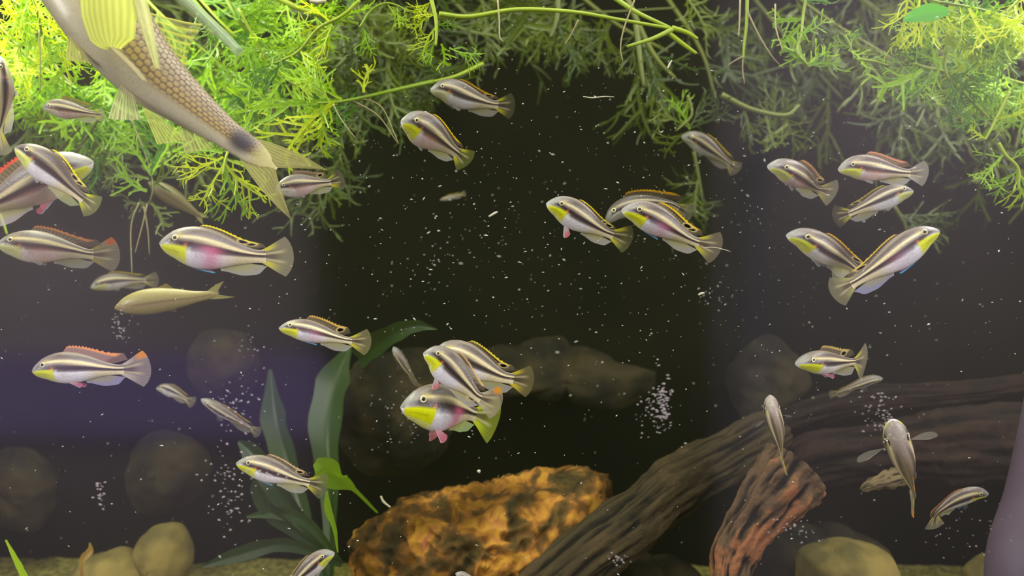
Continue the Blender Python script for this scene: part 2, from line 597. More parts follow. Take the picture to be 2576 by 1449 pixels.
def log(name, pts, widths, mat, label, sides=72, n=30, seed=0.0, rough=0.22, cat='driftwood', parent=None):
    """driftwood: pts = (px, py, d), widths = full thickness in pixels; grain ridges along the length"""
    p3 = [tuple(P(*q)) for q in pts]
    s = spline(p3, n)
    m = len(s)
    w = np.interp(np.linspace(0, 1, m), np.linspace(0, 1, len(widths)), [wd * q[2] / F / 2 for wd, q in zip(widths, pts)])
    T = np.gradient(s, axis=0)
    T /= np.linalg.norm(T, axis=1)[:, None]
    A = np.cross(T, np.array([0, 1.0, 0]))
    A /= np.linalg.norm(A, axis=1)[:, None]
    B = np.cross(T, A)
    V = np.zeros((m, sides, 3))
    G = np.ones((m, sides, 4))
    for i in range(m):
        al = i / m * len(pts)
        for j in range(sides):
            t = 2 * math.pi * j / sides
            c, sn = math.cos(t), math.sin(t)
            g = noise.fractal(Vector((c * 4.2 + seed, sn * 4.2, al * 0.75)), 0.8, 2.2, 4)
            g2 = noise.noise(Vector((c * 13 + seed, sn * 13, al * 1.3)))
            g3 = noise.noise(Vector((c * 1.1 + seed, sn * 1.1, al * 1.6 + 5)))
            rr = w[i] * (1 + rough * g + rough * 0.45 * g2 + rough * 0.8 * g3)
            if i < 3 or i > m - 4:
                e = min(i, m - 1 - i)
                rr *= (0.55, 0.82, 0.95)[e]
            V[i, j] = s[i] + rr * (A[i] * c + B[i] * sn * 0.85)
            G[i, j, :3] = min(1, max(0, 0.5 + 0.55 * g + 0.35 * g2))
    loc = s[m // 2]
    f = grid_faces(m, sides, True)
    f.append(list(range(sides))[::-1])
    f.append([(m - 1) * sides + k for k in range(sides)])
    o = mesh_obj(name, V.reshape(-1, 3), f, mat, parent, loc=loc, col=G.reshape(-1, 4))
    if parent is None:
        tag(o, label, cat)
    return o


blob('orange_rock', [(893, 1449), (897, 1380), (925, 1330), (965, 1290), (1010, 1266), (1090, 1250), (1180, 1238), (1250, 1215), (1330, 1196), (1410, 1185),
                     (1480, 1178), (1515, 1196), (1536, 1245), (1515, 1290), (1470, 1345), (1440, 1430), (1420, 1540), (1280, 1620), (1080, 1630), (930, 1560)],
     0.64, 0.12, M_ORANGE, 'large rusty orange and ochre rock at the bottom of the tank', amp=0.11, freq=26, sub=(200, 130), fine=0.14, seed=3.1)
log('driftwood_log', [(1260, 1600, 0.50), (1450, 1420, 0.53), (1575, 1325, 0.56), (1700, 1225, 0.60), (1840, 1140, 0.66), (1960, 1075, 0.70)],
    [150, 150, 140, 132, 120, 100], M_WOOD_DK, 'dark driftwood log slanting up behind the right of the orange rock', seed=2.0)
log('driftwood_branch', [(1815, 1600, 0.54), (1836, 1470, 0.545), (1850, 1390, 0.55), (1905, 1300, 0.555), (1965, 1225, 0.56), (2005, 1175, 0.565)],
    [90, 92, 108, 135, 165, 175], M_WOOD_RUST, 'rust brown driftwood branch with split orange grain', seed=8.0, rough=0.17)
log('driftwood_branch', [(1900, 1215, 0.70), (2080, 1150, 0.70), (2250, 1135, 0.70), (2420, 1120, 0.70), (2700, 1110, 0.72)],
    [90, 130, 150, 190, 200], M_WOOD_DIM, 'dim brown driftwood lying level in the background on the right', seed=5.0)
log('driftwood_branch', [(1960, 1060, 0.78), (2150, 1010, 0.78), (2400, 990, 0.78), (2700, 960, 0.78)],
    [60, 70, 60, 60], M_WOOD_DIM, 'thin dim driftwood above the level one at the back right', seed=15.0)
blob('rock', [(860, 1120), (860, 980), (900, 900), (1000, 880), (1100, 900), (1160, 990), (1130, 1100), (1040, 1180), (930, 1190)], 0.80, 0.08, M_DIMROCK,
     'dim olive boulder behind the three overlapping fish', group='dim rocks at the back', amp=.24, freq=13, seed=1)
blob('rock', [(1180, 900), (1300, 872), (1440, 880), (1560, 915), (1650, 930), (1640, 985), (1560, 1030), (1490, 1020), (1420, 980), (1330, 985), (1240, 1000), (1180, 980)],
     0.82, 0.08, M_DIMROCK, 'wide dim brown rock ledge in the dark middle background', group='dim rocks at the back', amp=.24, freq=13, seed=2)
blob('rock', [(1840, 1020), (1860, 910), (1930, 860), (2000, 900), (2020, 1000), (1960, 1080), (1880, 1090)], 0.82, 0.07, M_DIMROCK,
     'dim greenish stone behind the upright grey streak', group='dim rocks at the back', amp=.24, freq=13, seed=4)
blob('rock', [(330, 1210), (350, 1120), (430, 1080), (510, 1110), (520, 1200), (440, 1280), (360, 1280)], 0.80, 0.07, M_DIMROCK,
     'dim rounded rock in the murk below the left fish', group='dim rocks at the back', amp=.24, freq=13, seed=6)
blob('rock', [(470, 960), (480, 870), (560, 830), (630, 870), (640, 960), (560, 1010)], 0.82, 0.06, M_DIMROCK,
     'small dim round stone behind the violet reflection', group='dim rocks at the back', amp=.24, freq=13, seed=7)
blob('rock', [(340, 1449), (345, 1370), (390, 1325), (440, 1325), (475, 1370), (470, 1440), (440, 1500), (370, 1500)], 0.70, 0.06, M_PALEROCK,
     'brownish yellow rounded stone standing in the lower left', seed=8)
blob('rock', [(190, 1440), (250, 1400), (310, 1385), (350, 1420), (370, 1500), (200, 1500)], 0.68, 0.06, M_PALEROCK,
     'flat yellow stone left of the rounded lower left stone', seed=9)
blob('rock', [(2010, 1449), (2020, 1395), (2080, 1375), (2170, 1372), (2235, 1395), (2255, 1440), (2240, 1520), (2020, 1520)], 0.62, 0.07, M_PALEROCK,
     'smooth yellow ochre boulder at the bottom right', seed=10, amp=0.05)
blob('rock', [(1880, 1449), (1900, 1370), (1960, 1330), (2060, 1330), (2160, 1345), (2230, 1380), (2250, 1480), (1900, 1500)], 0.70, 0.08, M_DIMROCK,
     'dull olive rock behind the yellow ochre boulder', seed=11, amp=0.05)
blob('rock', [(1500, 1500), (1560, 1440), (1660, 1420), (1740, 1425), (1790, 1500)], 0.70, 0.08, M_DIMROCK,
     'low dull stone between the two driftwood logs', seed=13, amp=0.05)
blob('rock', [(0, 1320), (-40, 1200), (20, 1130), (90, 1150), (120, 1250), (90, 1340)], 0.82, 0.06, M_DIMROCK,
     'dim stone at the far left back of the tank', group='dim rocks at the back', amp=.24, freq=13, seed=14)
blob('rock', [(2440, 1449), (2470, 1420), (2540, 1410), (2600, 1440), (2600, 1500), (2440, 1500)], 0.66, 0.06, M_PALEROCK,
     'reddish ochre pebble at the lower right beside the pipe', seed=16, amp=0.05)

log('driftwood_twig', [(2165, 1232, .57), (2200, 1215, .57), (2240, 1205, .575), (2300, 1190, .58)], [14, 30, 40, 34], M_WOOD_TWIG, 'pale broken twig end beside the broad backed fish', sides=30, n=10, seed=4.0, rough=.5)
# lilac pipe in the bottom right corner
V, f = tube([tuple(P(2480 + 150, 1700, 0.43)), tuple(P(2590, 1449, 0.43)), tuple(P(2640, 1260, 0.435)), tuple(P(2680, 1060, 0.44)), tuple(P(2705, 900, 0.445))],
            [110 * 0.43 / F, 100 * 0.43 / F, 100 * 0.43 / F, 98 * 0.43 / F, 96 * 0.43 / F], 32)
o = mesh_obj('intake_pipe', V, f, M_PIPE)
tag(o, 'blurred lilac grey plastic pipe in the bottom right corner', 'pipe')


# ------------------------------------------------------------------ water plants
def ribbon(path, w0, w1, fold=0.18):
    """flat tapering strand with a shallow keel"""
    s = np.array(path, dtype=float)
    m = len(s)
    T = np.gradient(s, axis=0)
    T /= np.linalg.norm(T, axis=1)[:, None] + 1e-9
    N = np.cross(T, np.array([0, 0, 1.0]))
    N /= np.linalg.norm(N, axis=1)[:, None] + 1e-9
    w = np.linspace(w0, w1, m)[:, None] / 2
    Z = np.array([0, 0, 1.0])
    a = s - N * w + Z * w * fold
    b = s - Z * w * fold
    c = s + N * w + Z * w * fold
    V = np.stack([a, b, c], 1).reshape(-1, 3)
    return V, grid_faces(m, 3)


def frond_mesh(name, r, pairs=6, forks=3, wid=0.022, curl=0.25):
    """finely divided water-sprite leaf, 1 unit long, growing along +x"""
    Vs, Fs, off = [], [], 0

    def add(path, a, b):
        nonlocal off
        V, f = ribbon(path, a, b)
        Vs.append(V)
        Fs.extend([[i + off for i in q] for q in f])
        off += len(V)

    def curve(p, ang, length, bend, zc, n=4):
        out = [np.array(p)]
        a = ang
        for k in range(n):
            a += bend / n
            q = out[-1] + np.array([math.cos(a), math.sin(a), 0]) * length / n
            q[2] += zc * length / n * (k + 1) / n
            out.append(q)
        return out, a

    main, _ = curve((0, 0, 0), 0, 1.0, r.uniform(-0.9, 0.9), r.uniform(-curl, curl) * 2, 9)
    add(main, wid * 1.7, wid * 0.8)
    for k in range(pairs):
        t = 0.14 + 0.86 * k / pairs
        i = min(int(t * 9), 8)
        base = main[i] + (main[i + 1] - main[i]) * (t * 9 - i)
        d = main[i + 1] - main[i]
        a0 = math.atan2(d[1], d[0])
        for sd in (-1, 1):
            if r.random() < 0.22:
                continue
            ln = (0.42 * math.sin(math.pi * (0.25 + 0.62 * t)) + 0.06) * r.uniform(0.55, 1.4)
            pn, ae = curve(base, a0 + sd * r.uniform(0.45, 1.25), ln, sd * r.uniform(-1.5, 0.5), r.uniform(-1.2, 1.2), 5)
            add(pn, wid * 1.25, wid * 0.6)
            for q in range(forks):
                u = (q + 0.8) / (forks + 0.4)
                ii = min(int(u * 5), 4)
                b2 = pn[ii] + (pn[ii + 1] - pn[ii]) * (u * 5 - ii)
                dd = pn[ii + 1] - pn[ii]
                aa = math.atan2(dd[1], dd[0])
                s2 = 1 if (q % 2) else -1
                l2 = ln * r.uniform(0.28, 0.5)
                fk, _ = curve(b2, aa + s2 * r.uniform(0.45, 0.8), l2 * r.uniform(.7, 1.4), s2 * r.uniform(-1.3, 0.6), r.uniform(-1, 1), 4)
                add(fk, wid * 1.0, wid * 0.45)
    me = bpy.data.meshes.new(name)
    me.from_pydata(np.concatenate(Vs).tolist(), [], Fs)
    me.polygons.foreach_set('use_smooth', np.ones(len(me.polygons), dtype=bool))
    me.update()
    return me


FRONDS = {}
for key, mat in (('g', M_SPRITE), ('d', M_SPRITE_DK), ('y', M_SPRITE_YL)):
    fr = random.Random(5)
    FRONDS[key] = []
    for k in range(6):
        me = frond_mesh('leaf', fr, pairs=(5, 6, 4, 5, 3, 6)[k], forks=(3, 2, 2, 3, 2, 3)[k], wid=(0.034, 0.03, 0.044, 0.036, 0.055, 0.032)[k])
        me.materials.append(mat)
        FRONDS[key].append(me)


def put_leaf(parent, base, ang, size, key='g', var=None, tilt=50, lean=None):
    """one leaf: ang = direction in the picture plane in degrees (0 right, 90 up), size in metres"""
    me = rng.choice(FRONDS[key]) if var is None else FRONDS[key][var]
    o = bpy.data.objects.new('leaf', me)
    a = math.radians(ang)
    ln = rng.uniform(-0.45, 0.45) if lean is None else lean
    X = Vector((math.cos(a), ln, math.sin(a))).normalized()
    N = Vector((0, -1, 0))
    N = (N - X * N.dot(X)).normalized()
    N = Matrix.Rotation(math.radians(rng.uniform(-tilt, tilt)), 3, X) @ N
    Y = N.cross(X)
    R = Matrix((X, Y, N)).transposed().to_4x4()
    pl = Vector(parent.location)
    o.matrix_local = Matrix.Translation(Vector(base) - pl) @ R @ Matrix.Scale(size, 4)
    o.parent = parent
    COL.objects.link(o)
    return o


def stem_on(parent, pts, wpx, mat=M_STEM, name='stem', n=8):
    p3 = [tuple(P(*q)) for q in pts]
    ws = wpx if isinstance(wpx, (list, tuple)) else [wpx] * len(pts)
    V, f = tube(p3, [w * q[2] / F / 2 for w, q in zip(np.interp(np.linspace(0, 1, len(pts)), np.linspace(0, 1, len(ws)), ws), pts)], 8, n)
    return mesh_obj(name, V, f, mat, parent, loc=tuple(parent.location))


def plant(label, stems, leaves=(), roots=(), auto=0, size=(110, 180), key='g', group=None, mat=M_STEM, wpx=8, spread=75, tilt=50, droop=0.0, cat='water plant'):
    """stems: lists of (px, py, d); auto = leaves to strew along the stems; leaves: explicit (px, py, d, ang, sizepx, var)"""
    o = empty('water_sprite', tuple(P(*stems[0][0])), label, cat, group)
    for s in stems:
        stem_on(o, s, [wpx, wpx * 0.6], mat)
    for k in range(auto):
        s = stems[k % len(stems)]
        ss = spline([(q[0], q[1], q[2]) for q in s], 10)
        i = int((0.12 + 0.88 * ((k // len(stems)) + rng.random()) / max(1, auto // len(stems) + 1)) * (len(ss) - 2))
        i = min(i, len(ss) - 2)
        q = ss[i]
        dq = ss[i + 1] - ss[i]
        a = math.degrees(math.atan2(-dq[1], dq[0]))
        side = 1 if k % 2 else -1
        ang = a + side * rng.uniform(20, spread)
        if droop:
            tgt = -90 + rng.uniform(-40, 40)
            dlt = (tgt - ang + 180) % 360 - 180
            ang += dlt * droop
        put_leaf(o, P(*q), ang, rng.uniform(*size) * q[2] / F, key, None, tilt)
    for (px, py, d, ang, sz, *rest) in leaves:
        put_leaf(o, P(px, py, d), ang, sz * d / F, rest[1] if len(rest) > 1 else key, rest[0] if rest else None, 22, 0.1)
    for r in roots:
        stem_on(o, r, [4.5, 2.2], M_ROOT, 'root')
    return o


G1 = None
# bright mass in the top left
plant('brightest light green feathery plant filling the top left corner', [[(-60, -60, 0.56), (60, 20, 0.55), (170, 90, 0.55), (230, 170, 0.56)], [(-50, 20, 0.58), (40, 110, 0.57), (110, 200, 0.57)],
      [(40, -70, 0.52), (90, 20, 0.52), (110, 110, 0.53)]], auto=42, size=(80, 150), key='y', roots=[[(98, 75, 0.5), (101, 150, 0.5), (100, 232, 0.5)]])
plant('bright green feathery plant under the top left corner', [[(-40, 60, 0.62), (80, 150, 0.62), (200, 230, 0.62), (300, 300, 0.63)], [(60, -30, 0.60), (180, 60, 0.60), (260, 200, 0.61)]], auto=34,
      size=(100, 170), key='g')
plant('green feathery plant between the big fish and the small striped fish', [[(60, 30, 0.66), (150, 180, 0.66), (250, 280, 0.67), (330, 400, 0.68)], [(300, 60, 0.68), (260, 200, 0.68), (270, 330, 0.68)]], auto=26,
      size=(110, 190), key='g', mat=M_STEM_DK)
plant('green feathery plant behind the tail of the big fish', [[(330, -40, 0.66), (430, 60, 0.66), (560, 170, 0.67), (640, 290, 0.68)], [(470, -40, 0.64), (560, 60, 0.64), (640, 130, 0.65), (700, 200, 0.66)]],
      auto=34, size=(110, 180), key='g')
plant('pair of long bright green stems crossing top left of centre', [[(470, -20, 0.57), (540, 60, 0.57), (610, 105, 0.58), (660, 130, 0.58)], [(560, -20, 0.57), (600, 50, 0.57), (650, 110, 0.58), (665, 150, 0.58)]],
      auto=18, size=(70, 120), key='g', wpx=13)
plant('curly tipped green plant at the top beside the long stems', [[(600, 20, 0.56), (660, 130, 0.57), (720, 200, 0.58), (830, 250, 0.58)], [(660, 140, 0.6), (600, 220, 0.6), (520, 300, 0.61)]], auto=24, size=(80, 140),
      key='g')
plant('yellow green stem with finely cut leaves slanting to the top edge', [[(905, 0, 0.55), (860, 40, 0.55), (800, 72, 0.555), (750, 130, 0.56), (690, 160, 0.57)]],
      leaves=[(815, 68, 0.555, 172, 70, 3, 'y'), (880, 20, 0.55, 95, 50, 4, 'g'), (770, 105, 0.56, 200, 110, 0, 'g'), (720, 145, 0.565, 230, 110, 1, 'g')], auto=6, size=(60, 100), key='y', wpx=10)
plant('thick green stem running across the top edge', [[(690, -10, 0.56), (750, 20, 0.56), (820, 42, 0.565), (900, 60, 0.58)]], auto=8, size=(80, 120), key='g', wpx=16)
plant('arched yellow green sprig hanging from the top', [[(905, 70, 0.53), (935, 25, 0.53), (975, 8, 0.53), (1015, 22, 0.53), (1018, 35, 0.53)]],
      leaves=[(975, 10, 0.53, -60, 60, 3, 'y'), (1000, 15, 0.53, -90, 50, 0, 'y'), (912, 65, 0.53, -70, 60, 4, 'g'), (918, 75, 0.53, -95, 60, 3, 'g')], wpx=7, key='y')
plant('upright light green stem with leaf tufts at the top centre', [[(1080, -20, 0.54), (1095, 40, 0.54), (1098, 80, 0.54), (1096, 115, 0.54)]], leaves=[
    (1085, 5, 0.54, 200, 60, 3, 'y'), (1090, 30, 0.54, 215, 75, 0, 'y'), (1095, 70, 0.54, 225, 80, 3, 'y'), (1097, 95, 0.54, 250, 70, 1, 'g'), (1095, 40, 0.54, 160, 50, 3, 'y'), (1110, 110, 0.545, -60, 60, 4, 'g'),
    (1130, 120, 0.545, -30, 80, 3, 'g'), (1095, 60, 0.54, -20, 50, 2, 'g')], wpx=11, key='y')
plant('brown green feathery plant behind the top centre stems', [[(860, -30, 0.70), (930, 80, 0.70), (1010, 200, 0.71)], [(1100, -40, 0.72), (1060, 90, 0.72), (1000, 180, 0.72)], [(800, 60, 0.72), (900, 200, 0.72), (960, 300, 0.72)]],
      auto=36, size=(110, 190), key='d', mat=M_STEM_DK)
plant('long arched olive stem ending in a split node', [[(1105, 35, 0.55), (1180, 42, 0.55), (1300, 24, 0.55), (1440, 30, 0.55), (1560, 50, 0.55), (1690, 72, 0.55)],
      [(1540, -10, 0.56), (1600, 30, 0.555), (1690, 72, 0.55)], [(1692, 74, 0.55), (1640, 98, 0.545), (1578, 117, 0.54)], [(1690, 70, 0.55), (1728, 82, 0.55), (1755, 98, 0.55)], [(1680, 82, 0.55), (1720, 112, 0.55), (1752, 135, 0.55)]],
      roots=[[(1252, 0, 0.53), (1256, 50, 0.53), (1257, 92, 0.53), (1266, 104, 0.53)], [(1596, 0, 0.53), (1570, 70, 0.53), (1561, 120, 0.53), (1567, 154, 0.53)], [(1455, 50, 0.56), (1435, 90, 0.56), (1420, 112, 0.56)]], wpx=13)
plant('olive stems hanging in the shade under the long arched stem', [[(1405, -20, 0.66), (1400, 50, 0.66), (1385, 95, 0.66)], [(1600, 60, 0.70), (1610, 150, 0.70), (1620, 220, 0.70)], [(1570, -20, 0.7), (1640, 130, 0.70), (1700, 200, 0.70)]],
      auto=7, size=(110, 200), key='d', mat=M_STEM_DK, wpx=16)
plant('wide dim plant across the shaded top middle background', [[(1150, -40, 0.76), (1300, 20, 0.76), (1500, 30, 0.76), (1700, 20, 0.76)], [(1700, -30, 0.76), (1800, 60, 0.76), (1860, 160, 0.76)]], auto=8, size=(110, 180), key='d',
      mat=M_STEM_DK, droop=0.5)
plant('yellow green frond spreading below the big fish at centre left', [[(1090, 205, 0.60), (1000, 225, 0.585), (935, 240, 0.56), (860, 255, 0.54), (800, 260, 0.53)], [(1215, 160, 0.63), (1150, 190, 0.62), (1090, 205, 0.60)]], leaves=[
    (850, 256, 0.54, 178, 260, 0, 'y'), (840, 258, 0.53, 205, 190, 3, 'y'), (835, 258, 0.53, 232, 120, 3, 'y'), (810, 262, 0.53, 262, 110, 2, 'y'), (830, 255, 0.535, 120, 90, 3, 'y'), (780, 258, 0.53, 100, 60, 3, 'y'),
    (860, 250, 0.54, 150, 150, 1, 'g'), (915, 232, 0.545, 98, 75, 4, 'y')],
    roots=[[(838, 262, 0.53), (858, 300, 0.53), (896, 350, 0.53)], [(880, 250, 0.55), (950, 290, 0.55), (1000, 360, 0.55)], [(900, 245, 0.56), (960, 270, 0.56), (1003, 362, 0.56)]], wpx=11, key='y')
plant('lacy yellow green leaf cluster under the big fish tail', [[(600, 330, 0.54), (570, 390, 0.53), (560, 440, 0.525)]], leaves=[
    (566, 400, 0.53, 268, 140, 3, 'y'), (566, 410, 0.53, 235, 125, 0, 'y'), (566, 410, 0.53, 300, 135, 3, 'y'), (562, 395, 0.53, 205, 120, 1, 'y'), (570, 400, 0.53, 335, 115, 0, 'y'), (560, 385, 0.54, 160, 110, 3, 'g'),
    (575, 380, 0.54, 30, 90, 2, 'g')], wpx=8, key='y')
plant('dark green plant with dangling roots left of the lacy cluster', [[(330, 300, 0.62), (370, 400, 0.61), (385, 470, 0.60), (375, 515, 0.60)]], leaves=[
    (380, 440, 0.6, 120, 130, 0, 'g'), (380, 440, 0.6, 60, 140, 1, 'g'), (375, 450, 0.6, 160, 110, 3, 'd'), (385, 440, 0.6, 90, 160, 4, 'g'), (380, 470, 0.6, 30, 110, 2, 'd'), (370, 480, 0.58, 168, 100, 4, 'y'),
    (375, 510, 0.6, 200, 70, 4, 'd'), (380, 510, 0.6, -40, 80, 4, 'd')],
    roots=[[(370, 515, 0.6), (360, 560, 0.6), (340, 635, 0.6)], [(350, 510, 0.6), (330, 570, 0.6), (332, 690, 0.6)], [(362, 520, 0.6), (372, 580, 0.6), (376, 640, 0.6)]], key='g', mat=M_STEM_DK)
plant('olive stems crossing below the small striped fish', [[(240, 290, 0.62), (190, 330, 0.62), (150, 380, 0.63)], [(245, 300, 0.62), (215, 350, 0.62), (180, 395, 0.63)]], auto=4, size=(60, 110), key='d', mat=M_STEM_DK, wpx=11)
plant('thin feathery brown green growth behind the big fish tail', [[(560, 180, 0.74), (700, 240, 0.74), (860, 380, 0.74), (880, 520, 0.74)], [(420, 250, 0.74), (560, 420, 0.74)]], auto=26, size=(110, 200), key='d', mat=M_STEM_DK)
plant('blade with bright tips at the left under the dark striped fish', [[(0, 540, 0.56), (10, 565, 0.56), (18, 590, 0.56)]], wpx=9)
# right side
plant('hanging stem with narrow leaves and roots right of centre', [[(1880, -20, 0.56), (1878, 60, 0.56), (1872, 110, 0.56), (1870, 150, 0.56)]], roots=[
    [(1876, 20, 0.56), (1910, 90, 0.555), (1945, 145, 0.55), (1972, 172, 0.55)], [(1950, 10, 0.54), (1952, 70, 0.54), (1970, 130, 0.54)], [(1872, 120, 0.56), (1868, 170, 0.56), (1873, 210, 0.56)],
    [(1870, 142, 0.56), (1850, 152, 0.56), (1832, 164, 0.56)], [(1862, 0, 0.56), (1860, 60, 0.56), (1858, 92, 0.56)]], wpx=9, key='g', mat=M_STEM)
plant('bright green spray with strap leaves in the upper right', [[(2030, -20, 0.55), (2020, 40, 0.55), (2015, 90, 0.545), (2005, 130, 0.54), (2033, 165, 0.54)]], leaves=[
    (2020, 5, 0.55, 20, 70, 4, 'g'), (2020, 45, 0.55, 205, 80, 4, 'g'), (2012, 60, 0.55, 250, 80, 4, 'g'), (2033, 165, 0.54, 130, 90, 4, 'g'), (2033, 165, 0.54, 60, 75, 4, 'g'), (2033, 165, 0.54, 25, 90, 4, 'g'),
    (2033, 160, 0.54, 165, 80, 4, 'g'), (2010, 85, 0.54, 10, 85, 2, 'g')], wpx=8, key='g')
plant('small bright tuft floating in the upper right gap', [[(2125, 90, 0.56), (2140, 120, 0.56), (2135, 130, 0.56)]], leaves=[
    (2130, 100, 0.56, 20, 50, 3, 'g'), (2135, 125, 0.56, -20, 60, 4, 'g'), (2140, 120, 0.56, 150, 45, 3, 'g'), (2140, 115, 0.56, 70, 40, 3, 'g')], key='g')
plant('small comb like bright leaf below the small bright tuft', [[(2165, 150, 0.56), (2200, 155, 0.56), (2235, 165, 0.56)]], leaves=[
    (2165, 150, 0.56, -5, 75, 3, 'g'), (2180, 155, 0.56, -70, 30, 4, 'g'), (2230, 160, 0.56, 30, 35, 4, 'g')], key='g')
plant('tall branching green plant on the upper right', [[(2420, -30, 0.56), (2385, 60, 0.56), (2380, 130, 0.56), (2382, 190, 0.56), (2440, 250, 0.57), (2490, 300, 0.58)],
      [(2382, 180, 0.56), (2330, 170, 0.56), (2300, 160, 0.555)], [(2384, 95, 0.56), (2450, 92, 0.56), (2500, 110, 0.56)]], leaves=[
    (2345, 175, 0.55, 250, 110, 4, 'g'), (2320, 175, 0.55, 225, 130, 4, 'g'), (2420, 230, 0.56, 268, 90, 4, 'g'), (2380, 60, 0.56, 215, 100, 3, 'g'), (2330, 120, 0.56, 120, 90, 3, 'g'), (2380, 60, 0.55, 20, 110, 0, 'g')],
      auto=30, size=(70, 130), key='g', wpx=10)
plant('very bright green foliage in the top right corner', [[(2260, -30, 0.54), (2340, 0, 0.54), (2450, 20, 0.54), (2600, 60, 0.55)], [(2600, -40, 0.56), (2520, 40, 0.56), (2440, 100, 0.57)]], auto=34, size=(70, 130), key='y')
plant('green feathery plant along the upper right edge', [[(2600, 100, 0.62), (2520, 180, 0.62), (2450, 240, 0.63)], [(2620, 220, 0.62), (2540, 200, 0.62), (2470, 160, 0.62)]], auto=30, size=(90, 150), key='g')
plant('yellow branch with red tips at the right edge', [[(2540, 230, 0.55), (2515, 280, 0.55), (2490, 330, 0.55), (2478, 352, 0.55)]], leaves=[
    (2480, 348, 0.55, 165, 50, 4, 'y'), (2490, 330, 0.55, 30, 90, 3, 'y'), (2505, 300, 0.55, 10, 90, 0, 'y'), (2515, 280, 0.55, 100, 80, 3, 'y'), (2478, 352, 0.55, -70, 50, 4, 'd'), (2500, 300, 0.55, 170, 90, 3, 'g')], wpx=9, key='y')
plant('yellow green branch low on the right edge', [[(2512, 360, 0.55), (2530, 390, 0.55), (2562, 425, 0.55), (2562, 480, 0.55)]], leaves=[
    (2528, 385, 0.55, 225, 100, 0, 'g'), (2560, 425, 0.55, -95, 90, 3, 'y'), (2560, 430, 0.55, 210, 80, 3, 'y'), (2545, 400, 0.55, 20, 70, 3, 'g'), (2562, 440, 0.55, -60, 60, 3, 'y')], wpx=9, key='y')
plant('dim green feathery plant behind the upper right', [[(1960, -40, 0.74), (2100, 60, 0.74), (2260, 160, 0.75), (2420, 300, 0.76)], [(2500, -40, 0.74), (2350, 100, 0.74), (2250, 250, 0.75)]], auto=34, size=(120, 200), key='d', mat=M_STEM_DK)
plant('dim sprig beside the hazy far fish', [[(1730, 240, 0.66), (1740, 290, 0.66), (1700, 330, 0.66)]], leaves=[
    (1735, 320, 0.66, 150, 100, 0, 'd'), (1735, 320, 0.66, 60, 100, 1, 'd'), (1735, 325, 0.66, 100, 90, 3, 'g'), (1740, 320, 0.66, 20, 110, 0, 'd'), (1735, 330, 0.66, 200, 80, 3, 'd')], key='d', mat=M_STEM_DK)
plant('blurred olive stem slanting down right of centre', [[(1815, 238, 0.68), (1890, 275, 0.68), (1975, 290, 0.68), (2010, 265, 0.68)], [(1920, 360, 0.7), (1960, 330, 0.7), (1985, 310, 0.7)]], auto=8, size=(60, 110), key='d', mat=M_STEM_DK, wpx=15)
plant('dim thin stems hanging behind the right hand fish group', [[(1745, 380, 0.78), (1760, 460, 0.78), (1770, 520, 0.78)], [(2250, 520, 0.72), (2275, 560, 0.72), (2282, 590, 0.72)]], auto=8, size=(90, 150), key='d', mat=M_STEM_DK, wpx=10)


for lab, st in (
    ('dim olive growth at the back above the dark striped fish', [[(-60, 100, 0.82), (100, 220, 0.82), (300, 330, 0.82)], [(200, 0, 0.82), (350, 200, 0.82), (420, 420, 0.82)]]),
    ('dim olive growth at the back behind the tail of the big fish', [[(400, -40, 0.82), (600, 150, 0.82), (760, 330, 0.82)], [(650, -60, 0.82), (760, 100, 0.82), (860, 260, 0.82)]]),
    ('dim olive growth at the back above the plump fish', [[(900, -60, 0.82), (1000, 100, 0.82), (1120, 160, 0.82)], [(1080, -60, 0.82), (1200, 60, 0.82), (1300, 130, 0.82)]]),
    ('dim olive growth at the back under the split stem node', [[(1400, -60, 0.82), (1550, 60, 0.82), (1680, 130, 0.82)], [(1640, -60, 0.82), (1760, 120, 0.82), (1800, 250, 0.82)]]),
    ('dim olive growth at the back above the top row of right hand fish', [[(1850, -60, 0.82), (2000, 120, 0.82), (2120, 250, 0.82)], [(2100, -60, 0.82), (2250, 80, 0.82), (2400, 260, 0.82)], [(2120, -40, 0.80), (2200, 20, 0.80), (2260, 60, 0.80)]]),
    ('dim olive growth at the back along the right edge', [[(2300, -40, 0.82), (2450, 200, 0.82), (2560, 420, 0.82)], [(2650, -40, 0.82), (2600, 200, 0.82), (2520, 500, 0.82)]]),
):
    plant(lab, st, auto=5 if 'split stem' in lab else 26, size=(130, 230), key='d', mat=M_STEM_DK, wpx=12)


def blade_leaf(parent, pts, widths, mat, name='leaf', twist=0.25):
    """broad leaf with a midrib groove, real curvature across its width"""
    s = spline([tuple(P(*q)) for q in pts], 12)
    m = len(s)
    w = np.interp(np.linspace(0, 1, m), np.linspace(0, 1, len(widths)), [wd * pts[min(i, len(pts) - 1)][2] / F / 2 for i, wd in enumerate(widths)])
    T = np.gradient(s, axis=0)
    T /= np.linalg.norm(T, axis=1)[:, None]
    N = np.cross(T, np.array([twist, 1.0, 0.0]))
    N /= np.linalg.norm(N, axis=1)[:, None]
    B = np.cross(T, N)
    k = np.linspace(-1, 1, 9)
    edge = 1 + 0.06 * np.sin(np.linspace(0, 26, m))
    V = s[:, None, :] + N[:, None, :] * (w * edge)[:, None, None] * k[None, :, None] + B[:, None, :] * (w[:, None, None] * 0.35 * (np.abs(k) - 0.5)[None, :, None])
    return mesh_obj(name, V.reshape(-1, 3), grid_faces(m, 9), mat, parent, loc=tuple(parent.location))


